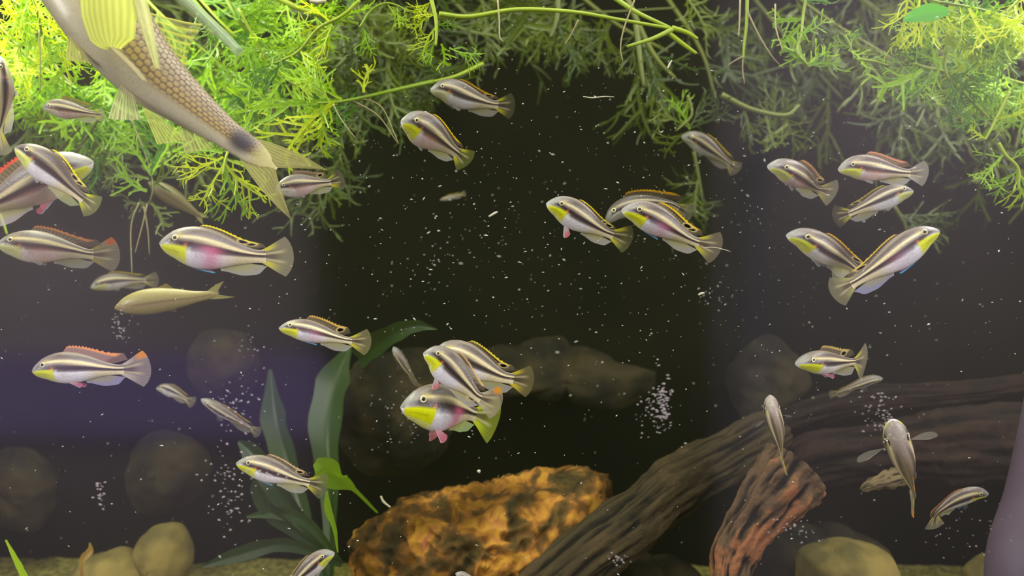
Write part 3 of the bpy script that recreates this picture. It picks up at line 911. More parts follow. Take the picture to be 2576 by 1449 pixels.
sw = empty('broad_leaf_plant', tuple(P(800, 1500, 0.66)), 'dark green broad leaved plant left of the orange rock', 'water plant')
for pts, ws, mt in (
    ([(820, 1480, 0.66), (760, 1300, 0.68), (720, 1160, 0.70), (690, 1050, 0.72), (680, 930, 0.73)], [20, 60, 70, 75, 10], M_SWORD),
    ([(830, 1480, 0.66), (830, 1250, 0.70), (820, 1080, 0.72), (840, 960, 0.74), (880, 870, 0.75)], [20, 50, 90, 90, 12], M_SWORD),
    ([(900, 905, 0.66), (940, 870, 0.64), (1000, 835, 0.62), (1050, 820, 0.61), (1100, 828, 0.60)], [50, 60, 46, 30, 2], M_SWORD),
    ([(840, 1400, 0.62), (700, 1240, 0.62), (640, 1150, 0.63), (600, 1110, 0.64)], [15, 60, 70, 10], M_SWORD),
    ([(830, 1400, 0.60), (690, 1300, 0.60), (650, 1240, 0.60), (640, 1200, 0.6)], [15, 40, 40, 8], M_SWORD),
    ([(860, 1420, 0.60), (720, 1370, 0.60), (600, 1395, 0.60), (510, 1425, 0.60)], [15, 35, 40, 6], M_SWORD),
    ([(860, 1420, 0.60), (780, 1320, 0.60), (700, 1290, 0.60), (620, 1300, 0.60)], [15, 30, 36, 6], M_SWORD),
    ([(950, 1290, 0.60), (890, 1230, 0.58), (845, 1205, 0.57), (820, 1180, 0.56), (795, 1160, 0.56)], [6, 14, 70, 80, 24], M_SWORD_LT),
    ([(850, 1390, 0.52), (842, 1330, 0.52), (826, 1280, 0.52), (822, 1235, 0.52)], [4, 12, 22, 6], M_SWORD_LT),
):
    blade_leaf(sw, pts, ws, mt)
g = empty('grass_blade_plant', tuple(P(70, 1500, 0.45)), 'single bright lime grass blade in the bottom left corner', 'water plant')
blade_leaf(g, [(90, 1520, 0.45), (62, 1449, 0.45), (40, 1405, 0.45), (15, 1358, 0.45)], [26, 24, 18, 6], mat_leaf('lime_blade', (170, 215, 10), (190, 225, 20), 0.5))
g = empty('small_leaf_sprout', tuple(P(215, 1500, 0.6)), 'thin sprout with a curled brown tip in the lower left gravel', 'water plant')
blade_leaf(g, [(212, 1500, 0.6), (205, 1430, 0.6), (210, 1405, 0.6), (228, 1385, 0.6), (226, 1365, 0.6)], [8, 12, 18, 20, 4], mat_leaf('fading_leaf', (165, 120, 60), (190, 190, 50), 0.4, 90))
g = empty('floating_leaf', tuple(P(2330, 35, 0.5)), 'blurred translucent green leaf with a reddish tip near the top right', 'leaf')
blade_leaf(g, [(2272, 52, 0.46), (2300, 42, 0.46), (2340, 32, 0.46), (2385, 30, 0.46)], [6, 34, 48, 20], mat_leaf('soft_green_leaf', (90, 190, 50), (120, 200, 60), 0.5))
# milky tube across the top left
V, f = tube([tuple(P(420, -40, 0.47)), tuple(P(500, 30, 0.47)), tuple(P(560, 88, 0.47)), tuple(P(602, 132, 0.47))], [13 * 0.47 / F] * 4, 16)
o = mesh_obj('airline_tube', V, f, M_TUBE)
tag(o, 'pale translucent tube slanting down from the top right of the big fish', 'tube')


# ------------------------------------------------------------------ fish
def interp_prof(s, xs, ys):
    """smooth (monotone enough) profile lookup"""
    v = np.interp(s, xs, ys)
    return v


class Spine:
    def __init__(self, pts, d0, d1, roll=0.0, flip=None):
        n = len(pts)
        L = [0.0]
        for a, b in zip(pts[:-1], pts[1:]):
            L.append(L[-1] + math.hypot(b[0] - a[0], b[1] - a[1]))
        p3 = []
        for q, l in zip(pts, L):
            d = q[2] if len(q) > 2 else d0 + (d1 - d0) * l / L[-1]
            p3.append(tuple(P(q[0], q[1], d)))
        s = spline(p3, 20)
        # light smoothing keeps fins free of kinks
        for _ in range(14):
            s[1:-1] = 0.25 * s[:-2] + 0.5 * s[1:-1] + 0.25 * s[2:]
        seg = np.linalg.norm(np.diff(s, axis=0), axis=1)
        arc = np.concatenate([[0], np.cumsum(seg)])
        Lb = arc[(n - 2) * 20]
        self.Lb = Lb
        self.smax = arc[-1] / Lb
        t = np.linspace(-0.05, max(self.smax, 1.05) + 0.35, 260)
        q = np.stack([np.interp(t * Lb, arc, s[:, k]) for k in range(3)], 1)
        T0 = (s[2] - s[0]) / np.linalg.norm(s[2] - s[0])
        T1 = (s[-1] - s[-4]) / np.linalg.norm(s[-1] - s[-4])
        lo, hi = t < 0, t > self.smax
        q[lo] = s[0] + T0 * (t[lo] * Lb)[:, None]
        q[hi] = s[-1] + T1 * ((t[hi] - self.smax) * Lb)[:, None]
        T = np.gradient(q, axis=0)
        T /= np.linalg.norm(T, axis=1)[:, None]
        mid = s[len(s) // 2]
        C = np.array([0, CAMY, 0]) - mid
        C /= np.linalg.norm(C)
        U = np.cross(C, T)
        U /= np.linalg.norm(U, axis=1)[:, None]
        if flip is None:
            flip = U[:, 2].mean() < 0
        if flip:
            U = -U
        r = math.radians(roll)
        Cp = C[None, :] - T * (T @ C)[:, None]
        Cp /= np.linalg.norm(Cp, axis=1)[:, None]
        U = U * math.cos(r) + Cp * math.sin(r)
        U -= T * (U * T).sum(1)[:, None]
        U /= np.linalg.norm(U, axis=1)[:, None]
        S = np.cross(T, U)
        self.t, self.q, self.T, self.U, self.S = t, q, T, U, S
        self.center = tuple(self.at(0.5))

    def _i(self, arr, s):
        s = np.asarray(s, dtype=float)
        return np.stack([np.interp(s, self.t, arr[:, k]) for k in range(3)], -1)

    def at(self, s, h=0.0, w=0.0):
        """s along the fish (body length = 1), h up and w sideways in metres"""
        s = np.asarray(s, dtype=float)
        h = np.asarray(h, dtype=float)[..., None]
        w = np.asarray(w, dtype=float)[..., None]
        return self._i(self.q, s) + self._i(self.U, s) * h + self._i(self.S, s) * w


XS = [0, .015, .04, .08, .13, .2, .28, .36, .45, .55, .65, .75, .85, .93, 1.0, 1.02]
TOP = [.00, .16, .30, .48, .64, .82, .95, 1.0, .98, .88, .72, .54, .39, .31, .31, .31]
BOT = [.00, .16, .30, .48, .62, .79, .93, 1.0, 1.0, .90, .72, .52, .38, .31, .31, .31]
WID = [.00, .26, .48, .70, .84, .96, 1.0, 1.0, .94, .80, .62, .44, .28, .18, .10, .04]


def mixc(c, d, m):
    return c * (1 - m[..., None]) + d * m[..., None]


def krib_color(s, v, p):
    """markings of a striped dwarf cichlid: grey back, cream and dark stripes, pale belly, yellow cheek"""
    k = p.get('dark', 1.0)
    back = lin((128, 118, 108))
    c = np.zeros(s.shape + (3,)) + back
    c = mixc(c, lin((150, 150, 142)), 1 - sm(s, .04, .2))
    if p.get('pale'):
        c = mixc(c, lin((176, 160, 144)), p['pale'] + 0 * s)
        c = mixc(c, lin((92, 76, 62)), .75 * sm(v, .74, .80) * (1 - sm(v, .88, .95)) * sm(s, .15, .3))
    # ridge lines on the back
    c = mixc(c, lin((82, 68, 58)), 0.75 * sm(v, .55, .66) * (1 - sm(v, .78, .9)) * sm(s, .2, .36))
    c = mixc(c, lin((150, 135, 112)), 0.6 * sm(v, .86, .98) * sm(s, .2, .3))
    # cream stripe
    vc = p.get('vc', .44) - .06 * sm(s, .3, .7)
    wv = .15
    cream = sm(v, vc - wv, vc - wv * .35) * (1 - sm(v, vc + wv * .35, vc + wv)) * sm(s, .16, .24)
    c = mixc(c, lin((236, 222, 168)), 0.95 * cream)
    # pale flank and belly
    vd = .20 - .18 * sm(s, .1, .4) + 0.02 * sm(s, .6, 1)
    wd = .23
    bel = 1 - sm(v, vd - wd - .10, vd - wd + .06)
    belly = np.zeros_like(c) + lin((240, 236, 240))
    belly = mixc(belly, lin((224, 212, 168)), sm(s, .55, .8))
    c = mixc(c, belly, bel)
    # dark stripe
    st = sm(v, vd - wd, vd - wd * .45) * (1 - sm(v, vd + wd * .45, vd + wd)) * sm(s, .05, .16)
    dk = lin(np.array((48, 33, 30)) * (0.45 if k > 1.3 else 1.0))
    c = mixc(c, dk, np.clip(1.0 * st * k, 0, 1))
    if k > 1.3:
        c = mixc(c, lin((62, 50, 30)), 0.62 * sm(v, .0, .2))
        c = mixc(c, lin((60, 40, 34)), .8 * np.exp(-((v - .02) / .2) ** 2) * sm(s, .12, .2))
    # pink flank
    pk = p.get('pink', 0.0)
    if pk:
        g = np.exp(-((s - p.get('pinkat', .52)) / .10) ** 2) * (1 - sm(v, -.0, .25))
        c = mixc(c, lin((224, 104, 146)), np.clip(.8 * pk * g, 0, 1))
        g = np.exp(-((s - .42) / .12) ** 2) * (1 - sm(v, -.2, .1))
        c = mixc(c, lin((208, 205, 228)), 0.35 * g)
    if p.get('warm'):
        g = np.exp(-((s - .5) / .2) ** 2) * (1 - sm(v, -.3, .1))
        c = mixc(c, lin((226, 160, 130)), 0.55 * g)
    # cheek
    y = p.get('yel', 1.0)
    ck = sm(s, .02, .05) * (1 - sm(s, .28, .315)) * (1 - sm(v, -.16 - .0 * s, -.04))
    c = mixc(c, lin((226, 232, 26)), ck * y * (1 - .35 * (1 - sm(v, -.92, -.6))))
    c = mixc(c, lin((150, 150, 60)), 0.5 * ck * np.exp(-((v + .42 + .5 * (s - .15)) / .07) ** 2) * (1 - sm(s, .2, .28)) * sm(s, .04, .1))
    # gill cover tick and red spot
    c = mixc(c, lin((245, 255, 235)), 0.95 * np.exp(-(((s - .325) / .014) ** 2 + ((v + .26) / .11) ** 2)))
    c = mixc(c, lin((205, 110, 75)), 0.85 * np.exp(-(((s - .285) / .018) ** 2 + ((v - .02) / .09) ** 2)))
    # yellow brow behind the eye
    c = mixc(c, lin((215, 200, 90)), 0.7 * np.exp(-(((s - .2) / .04) ** 2 + ((v - .50) / .12) ** 2)))
    # mouth line
    c = mixc(c, lin((90, 80, 70)), 0.8 * np.exp(-(((v + .12) / .12) ** 2)) * (1 - sm(s, .02, .05)))
    c = c * p.get('bri', 1.0)  # scales the markings down
    return c


def fin_sheet(name, parent, V, col, loc):
    n, m = V.shape[:2]
    return mesh_obj(name, V.reshape(-1, 3), grid_faces(n, m), M_FIN, parent, loc=loc, col=col.reshape(-1, 4))


EYES = {}


def eye(parent, sp, H, W, s, v, r, side, loc):
    ph = math.asin(v)
    w = side * W * float(np.interp(s, XS, WID)) * math.cos(ph)
    h = H * float(np.interp(s, XS, TOP)) * v
    c = sp.at(s, h, w * 0.90)
    N = (sp._i(sp.S, s) * side + sp._i(sp.U, s) * 0.25)
    N /= np.linalg.norm(N)
    T = sp._i(sp.T, s)
    B = np.cross(N, T)
    B /= np.linalg.norm(B)
    T = np.cross(B, N)
    rings = [0, .3, .5, .56, .8, .95, 1.05]
    hh = [.42, .40, .34, .36, .30, .16, -.15]
    V, f, fm = [c + N * hh[0] * r], [], []
    K = 20
    for a, b in zip(rings[1:], hh[1:]):
        for k in range(K):
            t = 2 * math.pi * k / K
            V.append(c + (T * math.cos(t) + B * math.sin(t)) * a * r + N * b * r)
    for k in range(K):
        f.append([0, 1 + k, 1 + (k + 1) % K])
        fm.append(0)
    for i in range(len(rings) - 2):
        for k in range(K):
            a = 1 + i * K + k
            b = 1 + i * K + (k + 1) % K
            f.append([a, a + K, b + K, b])
            fm.append(0 if i < 1 else 1 if i < 4 else 0)
    e = mesh_obj('eye', V, f, None, parent, loc=loc, mats=[M_PUPIL, M_IRIS], fmat=fm)
    V, f = [c + N * .50 * r], []
    for a, b in ((.25, .49), (.42, .44), (.54, .34)):
        for k in range(K):
            t = 2 * math.pi * k / K
            V.append(c + (T * math.cos(t) + B * math.sin(t)) * a * r + N * b * r)
    f = [[0, 1 + k, 1 + (k + 1) % K] for k in range(K)] + grid_faces(3, K, True, 1)
    mesh_obj('pupil', V, f, M_PUPIL, e, loc=loc)
    return e


def fish(label, pts, depth_px, d=(0.48, 0.48), roll=0, flip=None, group='striped dwarf cichlids', name='cichlid_fish', **p):
    """one striped cichlid. pts: nose ... end of tail root, tip of tail fin (pixels); depth_px: body height in pixels"""
    sp = Spine(pts, d[0], d[1], roll, flip)
    Lb = sp.Lb
    H = depth_px * (d[0] + d[1]) / 2 / F / 2
    W = p.get('w', 0.115) * Lb if not p.get('wpx') else p['wpx'] * d[0] / F / 2
    loc = sp.center
    root = empty(name, loc, label, 'fish', group)
    ns, na = p.get('res', (110, 40))
    s = np.concatenate([np.linspace(0, .12, 24)[:-1] ** 1.0, np.linspace(.12, 1.02, ns - 23)])
    s[0] = 0.0005
    th = np.linspace(0, 2 * math.pi, na, endpoint=False)
    Sg, Th = np.meshgrid(s, th, indexing='ij')
    v = np.sin(Th)
    top, bot, wid = (np.interp(Sg, XS, q) for q in (TOP, BOT, WID))
    # smooth the profile along s
    def smooth(a):
        for _ in range(5):
            a[2:-2] = (a[:-4] + a[1:-3] * 2 + a[2:-2] * 3 + a[3:-1] * 2 + a[4:]) / 9
        return a
    top, bot, wid = smooth(top), smooth(bot), smooth(wid)
    tb, bb = p.get('tb', 1.0), p.get('bb', 1.0)
    h = np.where(v >= 0, v * top * H * tb, v * bot * H * bb)
    w = np.cos(Th) * wid * W * (1 - 0.25 * np.clip(-v, 0, 1) ** 2) * (1 - 0.12 * np.clip(v, 0, 1))
    h = h - H * 0.10 * (1 - sm(Sg, 0, .18))
    V = sp.at(Sg, h, w)
    col = np.ones(Sg.shape + (4,))
    col[..., :3] = krib_color(Sg, v, p)
    n, m = Sg.shape
    f = grid_faces(n, m, True)
    f.append(list(range(m)))
    f.append([(n - 1) * m + k for k in range(m)][::-1])
    mesh_obj('body', V.reshape(-1, 3), f, M_SKIN, root, loc=loc, col=col.reshape(-1, 4))
    # eyes
    er = p.get('eye', 0.032) * Lb
    for sd in (1, -1):
        eye(root, sp, H, W, .175, .36, er, sd, loc)
    bri = p.get('bri', 1.0)  # same painted dimness for the fins
    edge = lin(np.minimum(255, np.array(p.get('edge', (232, 200, 20))) * 1.1 + 6)) * bri
    # dorsal fin
    dh = p.get('dh', .055) * Lb
    nt, nr = 90, 14
    t = np.linspace(0, 1, nt)[:, None]
    r = np.linspace(0, 1, nr)[None, :]
    sb = .31 + .57 * t + 0 * r
    tp = np.interp(sb, XS, TOP) * H * tb * .93
    hh = dh * (sm(t, 0, .12) * (0.75 + .45 * t)) * (1 - sm(t, .9, 1.0) * .55)
    lean = p.get('lobe', .13) * sm(t, .55, .93) + .02
    spines = 1 - 0.16 * p.get('spiny', 1.0) * (0.5 + 0.5 * np.cos(t * 2 * math.pi * 17)) * (1 - sm(t, .7, .8))
    hr = hh * r * np.where(r > .9, spines, 1.0)
    se = sb + lean * r ** 1.2
    drop = np.interp(se, XS + [1.6], TOP + [.3]) * H * tb
    hpos = tp * (1 - r) + (tp * .55 + drop * .45) * r + hr
    wav = 0.004 * Lb * np.sin(t * 9) * r
    V = sp.at(se, hpos, wav + 0 * r)
    T_, R_ = np.broadcast_arrays(t, r)
    col = np.zeros(T_.shape + (4,))
    base = lin(p.get('mem', (128, 112, 92))) * bri
    ray = 0.5 + 0.5 * np.cos(T_ * 2 * math.pi * 17)
    c = np.zeros(T_.shape + (3,)) + base
    c = mixc(c, lin((200, 178, 140)) * bri, 0.5 * ray ** 3)
    a = p.get('fa', 0.72) + 0 * T_
    soft = sm(T_, .80, .92)
    a = a * (1 - .45 * soft)
    blk = sm(R_, .34, .50) * (1 - sm(R_, .56, .64)) * sm(T_, .15, .4) * (1 - soft) * p.get('sub', .8)
    c = mixc(c, lin((22, 16, 10)), blk)
    em = sm(R_, .58, .68) * (1 - sm(T_, .84, .93))
    c = mixc(c, edge, em)
    if p.get('rim') is not None:
        c = mixc(c, lin(p['rim']) * bri, sm(R_, .9, .95) * (1 - soft))
    a = np.clip(a + .35 * em + .3 * blk, 0, 1)
    for (ot, orr) in p.get('ocelli', [(.84, .55)]):
        dd = np.sqrt(((T_ - ot) / .055) ** 2 + ((R_ - orr) / .26) ** 2)
        ring = np.exp(-((dd - 1.25) / .28) ** 2)
        c = mixc(c, lin((235, 215, 150)) * bri, .85 * ring)
        c = mixc(c, lin((10, 6, 5)), 1 - sm(dd, .85, 1.05))
        a = np.clip(a + (1 - sm(dd, .9, 1.5)), 0, 1)
    col[..., :3] = c
    col[..., 3] = a
    fin_sheet('dorsal_fin', root, V, col, loc)
    # tail fin
    Lc = sp.smax - 1.0
    nt, nr = 41, 18
    t = np.linspace(-1, 1, nt)[:, None]
    r = np.linspace(0, 1, nr)[None, :]
    hp = .31 * H
    amax = math.radians(p.get('fan', 30))
    ln = Lc * (1.0 - .16 * np.abs(t) ** 2.2)
    s0 = .965
    se = s0 + (ln + (1 - s0)) * r * np.cos(t * amax * (0.6 + .4 * r))
    he = t * hp * .95 + (ln + (1 - s0)) * Lb * r * np.sin(t * amax * (0.6 + .4 * r))
    he = he * (1 + .12 * np.sin(math.pi * r))
    V = sp.at(se, he, 0.006 * Lb * np.sin(t * 4) * r)
    T_, R_ = np.broadcast_arrays(t, r)
    c = np.zeros(T_.shape + (3,)) + lin(p.get('tailc', (178, 170, 142))) * bri
    ray = (0.5 + 0.5 * np.cos(T_ * math.pi * 14))
    c = mixc(c, lin((90, 80, 66)) * bri, p.get('rays', .35) * (1 - ray) ** 2 * sm(R_, .2, .4))
    yl = lin(p.get('taily', (222, 212, 50))) * bri
    m1 = sm(T_, .50, .72) * (1 - sm(R_, p.get('yr', .25), p.get('yr', .25) + .5))
    m2 = sm(-T_, .35, .6) * (1 - sm(R_, .2, .85))
    c = mixc(c, yl, .85 * m1)
    c = mixc(c, yl, .8 * m2)
    cr = np.exp(-((np.abs(T_) - .30) / .09) ** 2) * (1 - sm(R_, .55, .9))
    c = mixc(c, lin((225, 212, 165)) * bri, .8 * cr)
    mid = (1 - sm(np.abs(T_), .12, .32)) * (1 - sm(R_, .35, .8))
    c = mixc(c, lin((80, 62, 58)) * bri, .8 * mid)
    a = .54 + .40 * np.maximum(np.maximum(m1, m2), mid) + .3 * cr + .1 * (1 - ray)
    if p.get('tailtop') is not None:
        e = sm(T_, .45, .7) * sm(R_, .55, .75)
        c = mixc(c, lin(p['tailtop']) * bri, .9 * e)
        a = a + .4 * e
    a = np.maximum(a, .95 * (1 - sm(R_, .05, .2)))
    col = np.concatenate([c, np.clip(a * p.get('ta', 1.0), 0, 1)[..., None]], -1)
    fin_sheet('tail_fin', root, V, col, loc)
    # anal fin
    nt, nr = 30, 10
    t = np.linspace(0, 1, nt)[:, None]
    r = np.linspace(0, 1, nr)[None, :]
    sb = .60 + .25 * t + 0 * r
    bt = np.interp(sb, XS, BOT) * H * bb * .9
    ah = p.get('ah', .10) * Lb
    se = sb + (.17 * sm(t, -.1, .75) + .02) * r
    dr = np.interp(se, XS + [1.6], BOT + [.3]) * H * bb
    he = -(bt * (1 - r) + (bt * .5 + dr * .5) * r + ah * r * (.35 + .65 * sm(t, 0, .45)) * (1 - .75 * sm(t, .6, 1.0)))
    V = sp.at(se, he, 0.004 * Lb * np.sin(t * 6) * r)
    T_, R_ = np.broadcast_arrays(t, r)
    c = np.zeros(T_.shape + (3,)) + lin(p.get('analc', (205, 200, 190))) * bri
    c = mixc(c, lin((218, 212, 120)) * bri, .6 * (1 - sm(R_, .3, .8)))
    a = .62 + .2 * (1 - sm(T_, 0, .15)) + 0 * R_
    col = np.concatenate([c, np.clip(a, 0, 1)[..., None]], -1)
    fin_sheet('anal_fin', root, V, col, loc)

    # fans: pelvic and pectoral pairs
    def fan(nm, s0, v0, side, d1, d2, l1, l2, c1, c2, cedge, alpha, baselen=.05, edgew=.12):
        """d1/d2: leading and trailing ray directions as (along, up, out)"""
        w0 = side * W * float(np.interp(s0, XS, WID)) * math.sqrt(max(0, 1 - v0 * v0)) * .85
        hb = H * (float(np.interp(s0, XS, TOP)) * tb if v0 > 0 else float(np.interp(s0, XS, BOT)) * bb) * v0 * .93
        nt, nr = 22, 10
        t = np.linspace(0, 1, nt)[:, None, None]
        r = np.linspace(0, 1, nr)[None, :, None]
        D1, D2 = np.array(d1, float), np.array(d2, float)
        D1 /= np.linalg.norm(D1)
        D2 /= np.linalg.norm(D2)
        D = D1 * (1 - t) + D2 * t
        D = D / np.linalg.norm(D, axis=-1, keepdims=True)
        ln = (l1 * (1 - t) + l2 * t) * (1 - (.42 if nm == 'pectoral_fin' else .12) * np.abs(2 * t - 1) ** 2.5) * Lb
        if nm == 'pelvic_fin' and pv == 'blue':
            hb = hb / .93 * 1.035
        loc2 = D * ln * r + np.array([1, 0, 0]) * baselen * Lb * t
        ss = s0 + loc2[..., 0] / Lb
        V = sp.at(ss, hb + loc2[..., 1], w0 + side * loc2[..., 2])
        T_, R_ = np.broadcast_arrays(t[..., 0], r[..., 0])
        c = np.zeros(T_.shape + (3,)) + lin(c1) * bri
        c = mixc(c, lin(c2) * bri, sm(R_, .3, .8))
        ray = .5 + .5 * np.cos(T_ * math.pi * 12)
        c = c * (0.9 + 0.1 * ray)[..., None]
        em = 1 - sm(T_, edgew * .6, edgew)
        c = mixc(c, lin(cedge) * bri, em)
        a = alpha + 0 * T_ + (.95 - alpha) * em
        col = np.concatenate([c, np.clip(a, 0, 1)[..., None]], -1)
        return fin_sheet(nm, root, V, col, loc)

    pv = p.get('pelvic', 'blue')
    for sd in (1, -1):
        if pv == 'blue':
            fan('pelvic_fin', .37, -.99, sd, (1, -.045, .03), (1, .10, .01), .21, .15, (150, 140, 200), (190, 130, 160), (50, 190, 240), .6, .02, .5)
        elif pv == 'pink':
            fan('pelvic_fin', .36, -.93, sd, (.45, -1, .35), (1, -.45, .15), .17, .15, (228, 168, 182), (222, 132, 148), (235, 175, 188), .8, .05)
        elif pv == 'pinkback':
            fan('pelvic_fin', .40, -.95, sd, (1, -.38, .12), (1, -.1, .06), .20, .15, (225, 165, 180), (224, 124, 142), (150, 195, 225), .75, .05)
        elif pv == 'hang':
            fan('pelvic_fin', .36, -.93, sd, (.55, -1, .2 * sd), (1, -.75, .1), .20, .12, (215, 200, 210), (222, 134, 138), (215, 205, 212), .8, .05)
        elif pv == 'pale':
            fan('pelvic_fin', .36, -.93, sd, (1, -.35, .2), (1, -.1, .1), .16, .12, (200, 195, 190), (205, 195, 185), (170, 200, 215), .5, .04)
        po = p.get('pec', .35)
        fan('pectoral_fin', .345, -.30, sd, (1, -.10, po), (.75, -.95, po * 1.1), .19 * p.get('pl', 1), .15 * p.get('pl', 1), (190, 185, 170), (190, 188, 175), (190, 185, 175), p.get('pa', .16), .015, .08)
    return root


Y, O, R_ = (240, 212, 24), (236, 140, 30), (225, 80, 60)
N = 'striped dwarf cichlids'
fish('striped male cichlid with a deep pink flank, upper left of centre', [(401, 606), (465, 614), (540, 627), (610, 640), (664, 645), (739, 646)], 104, (0.465, 0.47), pink=.9, dh=.048, edge=Y, tb=.95, bb=1.08, roll=4, ocelli=[(.86, .5), (.76, .45)])
fish('striped cichlid with a swept back orange dorsal edge at the left edge', [(-8, 610), (60, 618), (130, 624), (190, 633), (230, 640), (302, 640)], 82, (0.51, 0.52), dh=.085, edge=(190, 124, 60), rim=(170, 80, 50), lobe=.22, warm=True, yel=.6, bri=.72,
     tailtop=(205, 100, 40), sub=.1, ocelli=[], spiny=1.5, pelvic='pale', taily=(170, 150, 60))
fish('pale violet striped cichlid with a pink and orange dorsal fin, lower left', [(80, 930), (140, 926), (210, 926), (265, 929), (308, 930), (380, 926)], 78, (0.465, 0.465), dh=.10, mem=(190, 150, 150), edge=(226, 152, 90), rim=(225, 130, 110), lobe=.17, yel=1, tailtop=(236, 150, 30),
     sub=.0, ocelli=[], pelvic='pinkback', tailc=(190, 176, 176), taily=(205, 190, 175), analc=(190, 185, 225), spiny=1.6, roll=3, tb=1.05)
fish('small striped cichlid before green plants in the upper left', [(106, 268), (145, 272), (185, 278), (220, 284), (240, 287), (264, 290)], 48, (0.53, 0.53), dh=.10, edge=(150, 130, 40), yel=.35, bri=.75, sub=.1, ocelli=[], pelvic='pale', warm=True, lobe=.1, roll=8)
fish('boldly dark striped cichlid with a bright yellow dorsal edge, left', [(40, 366), (85, 395), (130, 428), (175, 470), (208, 498), (244, 528)], 76, (0.455, 0.46), dark=1.6, dh=.06, edge=(240, 215, 0), sub=1, yel=.8, ocelli=[(.84, .5), (.74, .4)],
     taily=(225, 225, 20), pelvic='pale', roll=12, tailc=(150, 155, 90), analc=(190, 200, 150), bb=1.1)
fish('large pale cichlid facing right with a red dorsal edge behind the dark striped one', [(233, 402), (170, 424), (90, 462), (0, 506), (-60, 535), (-150, 580)], 112, (0.475, 0.48), dh=.09, edge=(225, 90, 60), rim=(215, 70, 60), sub=.0, ocelli=[], warm=True,
     pelvic='pinkback', analc=(205, 190, 205), roll=8)
fish('pale cichlid seen edge on, cut off by the left border above the others', [(-4, 140, 0.46), (2, 200, 0.46), (4, 260, 0.465), (0, 310, 0.47), (-4, 330, 0.47), (-8, 390, 0.47)], 62, (0.46, 0.46), flip=True, roll=30, warm=True, bri=.85, pelvic='pale', dh=.05, yel=.5)
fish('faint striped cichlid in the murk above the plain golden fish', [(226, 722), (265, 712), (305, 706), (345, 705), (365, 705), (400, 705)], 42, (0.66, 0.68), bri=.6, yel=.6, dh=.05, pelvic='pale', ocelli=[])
fish('small crisply striped cichlid with a serrated dorsal, left of centre', [(701, 823), (745, 827), (800, 838), (850, 851), (882, 857), (934, 862)], 56, (0.475, 0.475), dh=.10, edge=(205, 165, 70), rim=(220, 190, 110), sub=.5, ocelli=[(.84, .45)], rays=.8, spiny=2,
     pelvic='blue', pink=.35, tailc=(175, 168, 120), lobe=.09)
fish('cichlid slanting down right over its neighbours, front of the trio', [(1066, 884), (1100, 898), (1140, 935), (1180, 975), (1207, 1000), (1262, 1018)], 80, (0.455, 0.46), dh=.075, edge=(215, 185, 120), sub=.0, ocelli=[], yel=1, pelvic='hang', roll=8,
     tailtop=(236, 160, 30), tailc=(190, 176, 150), taily=(200, 190, 160), spiny=1.8, bb=1.12, fan=34)
fish('cichlid behind the front one of the trio with a yellow beaded dorsal', [(1086, 885), (1140, 893), (1200, 920), (1255, 945), (1288, 953), (1343, 962)], 88, (0.49, 0.49), dh=.07, edge=(235, 205, 60), sub=1, ocelli=[(.85, .5)], spiny=2, pelvic='pale', roll=4,
     tailc=(150, 138, 90), taily=(235, 215, 40))
fish('big headed cichlid with a rose flank and pink pelvic fins, lowest of the trio', [(1007, 1018, .462), (1050, 1020, .465), (1110, 1025, .475), (1165, 1034, .49), (1195, 1043, .50), (1255, 1058, .52)], 112, (0.465, 0.52), dh=.07, edge=(240, 190, 20), pink=1, pinkat=.6,
     pelvic='pink', yel=1.1, taily=(200, 215, 40), tailc=(170, 185, 60), analc=(190, 215, 150), w=.14, eye=.04, roll=0, bb=1.05)
fish('striped cichlid with a cyan pelvic edge near the green leaf, lower left', [(594, 1162), (640, 1173), (695, 1190), (745, 1207), (775, 1214), (824, 1226)], 60, (0.475, 0.48), dh=.065, edge=(205, 170, 130), sub=.5, ocelli=[(.86, .5)], pelvic='blue', roll=12, tb=1.1,
     tailc=(130, 130, 90), lobe=.1)
fish('striped cichlid climbing to the right, cut off by the bottom edge', [(841, 1388), (812, 1402), (780, 1428), (745, 1460), (725, 1480), (690, 1510)], 52, (0.47, 0.47), roll=20, dh=.05, edge=(190, 160, 110), pelvic='pale', yel=.9)
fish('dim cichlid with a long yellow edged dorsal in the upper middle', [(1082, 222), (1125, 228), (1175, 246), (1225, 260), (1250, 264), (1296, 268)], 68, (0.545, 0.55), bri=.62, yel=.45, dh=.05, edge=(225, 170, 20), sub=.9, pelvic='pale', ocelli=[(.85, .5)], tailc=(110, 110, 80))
fish('plump cichlid with a bright yellow dorsal, below the dim upper middle one', [(1009, 300), (1045, 312), (1092, 342), (1130, 370), (1150, 385), (1180, 412)], 84, (0.50, 0.53), bri=.85, dh=.05, edge=(235, 190, 0), sub=.9, ocelli=[], pelvic='pale', roll=6, eye=.04,
     tailc=(130, 140, 70), bb=1.1, w=.13, warm=True)
fish('cichlid with a drooping pink pelvic fin, left of the right middle pair', [(1375, 508), (1415, 522), (1465, 551), (1512, 578), (1540, 590), (1590, 606)], 72, (0.47, 0.48), dh=.045, edge=(225, 200, 30), sub=.6, pelvic='hang', ocelli=[(.84, .5), (.92, .5)], roll=6,
     tailc=(130, 130, 85), bb=1.08, yr=.4)
fish('striped cichlid with an orange yellow dorsal, right of the middle pair', [(1564, 524), (1610, 536), (1670, 565), (1722, 595), (1755, 610), (1814, 628)], 76, (0.465, 0.475), dh=.075, edge=(238, 190, 30), rim=(190, 130, 60), sub=1, pink=.55, ocelli=[(.86, .45), (.77, .4)], roll=6,
     tailc=(150, 140, 115))
fish('dark half hidden cichlid with an orange dorsal behind the middle pair', [(1520, 560), (1560, 528), (1620, 512), (1680, 512), (1705, 522), (1740, 545)], 52, (0.53, 0.53), bri=.45, dh=.08, edge=(235, 170, 30), yel=.2, pelvic='pale', ocelli=[], sub=.4)
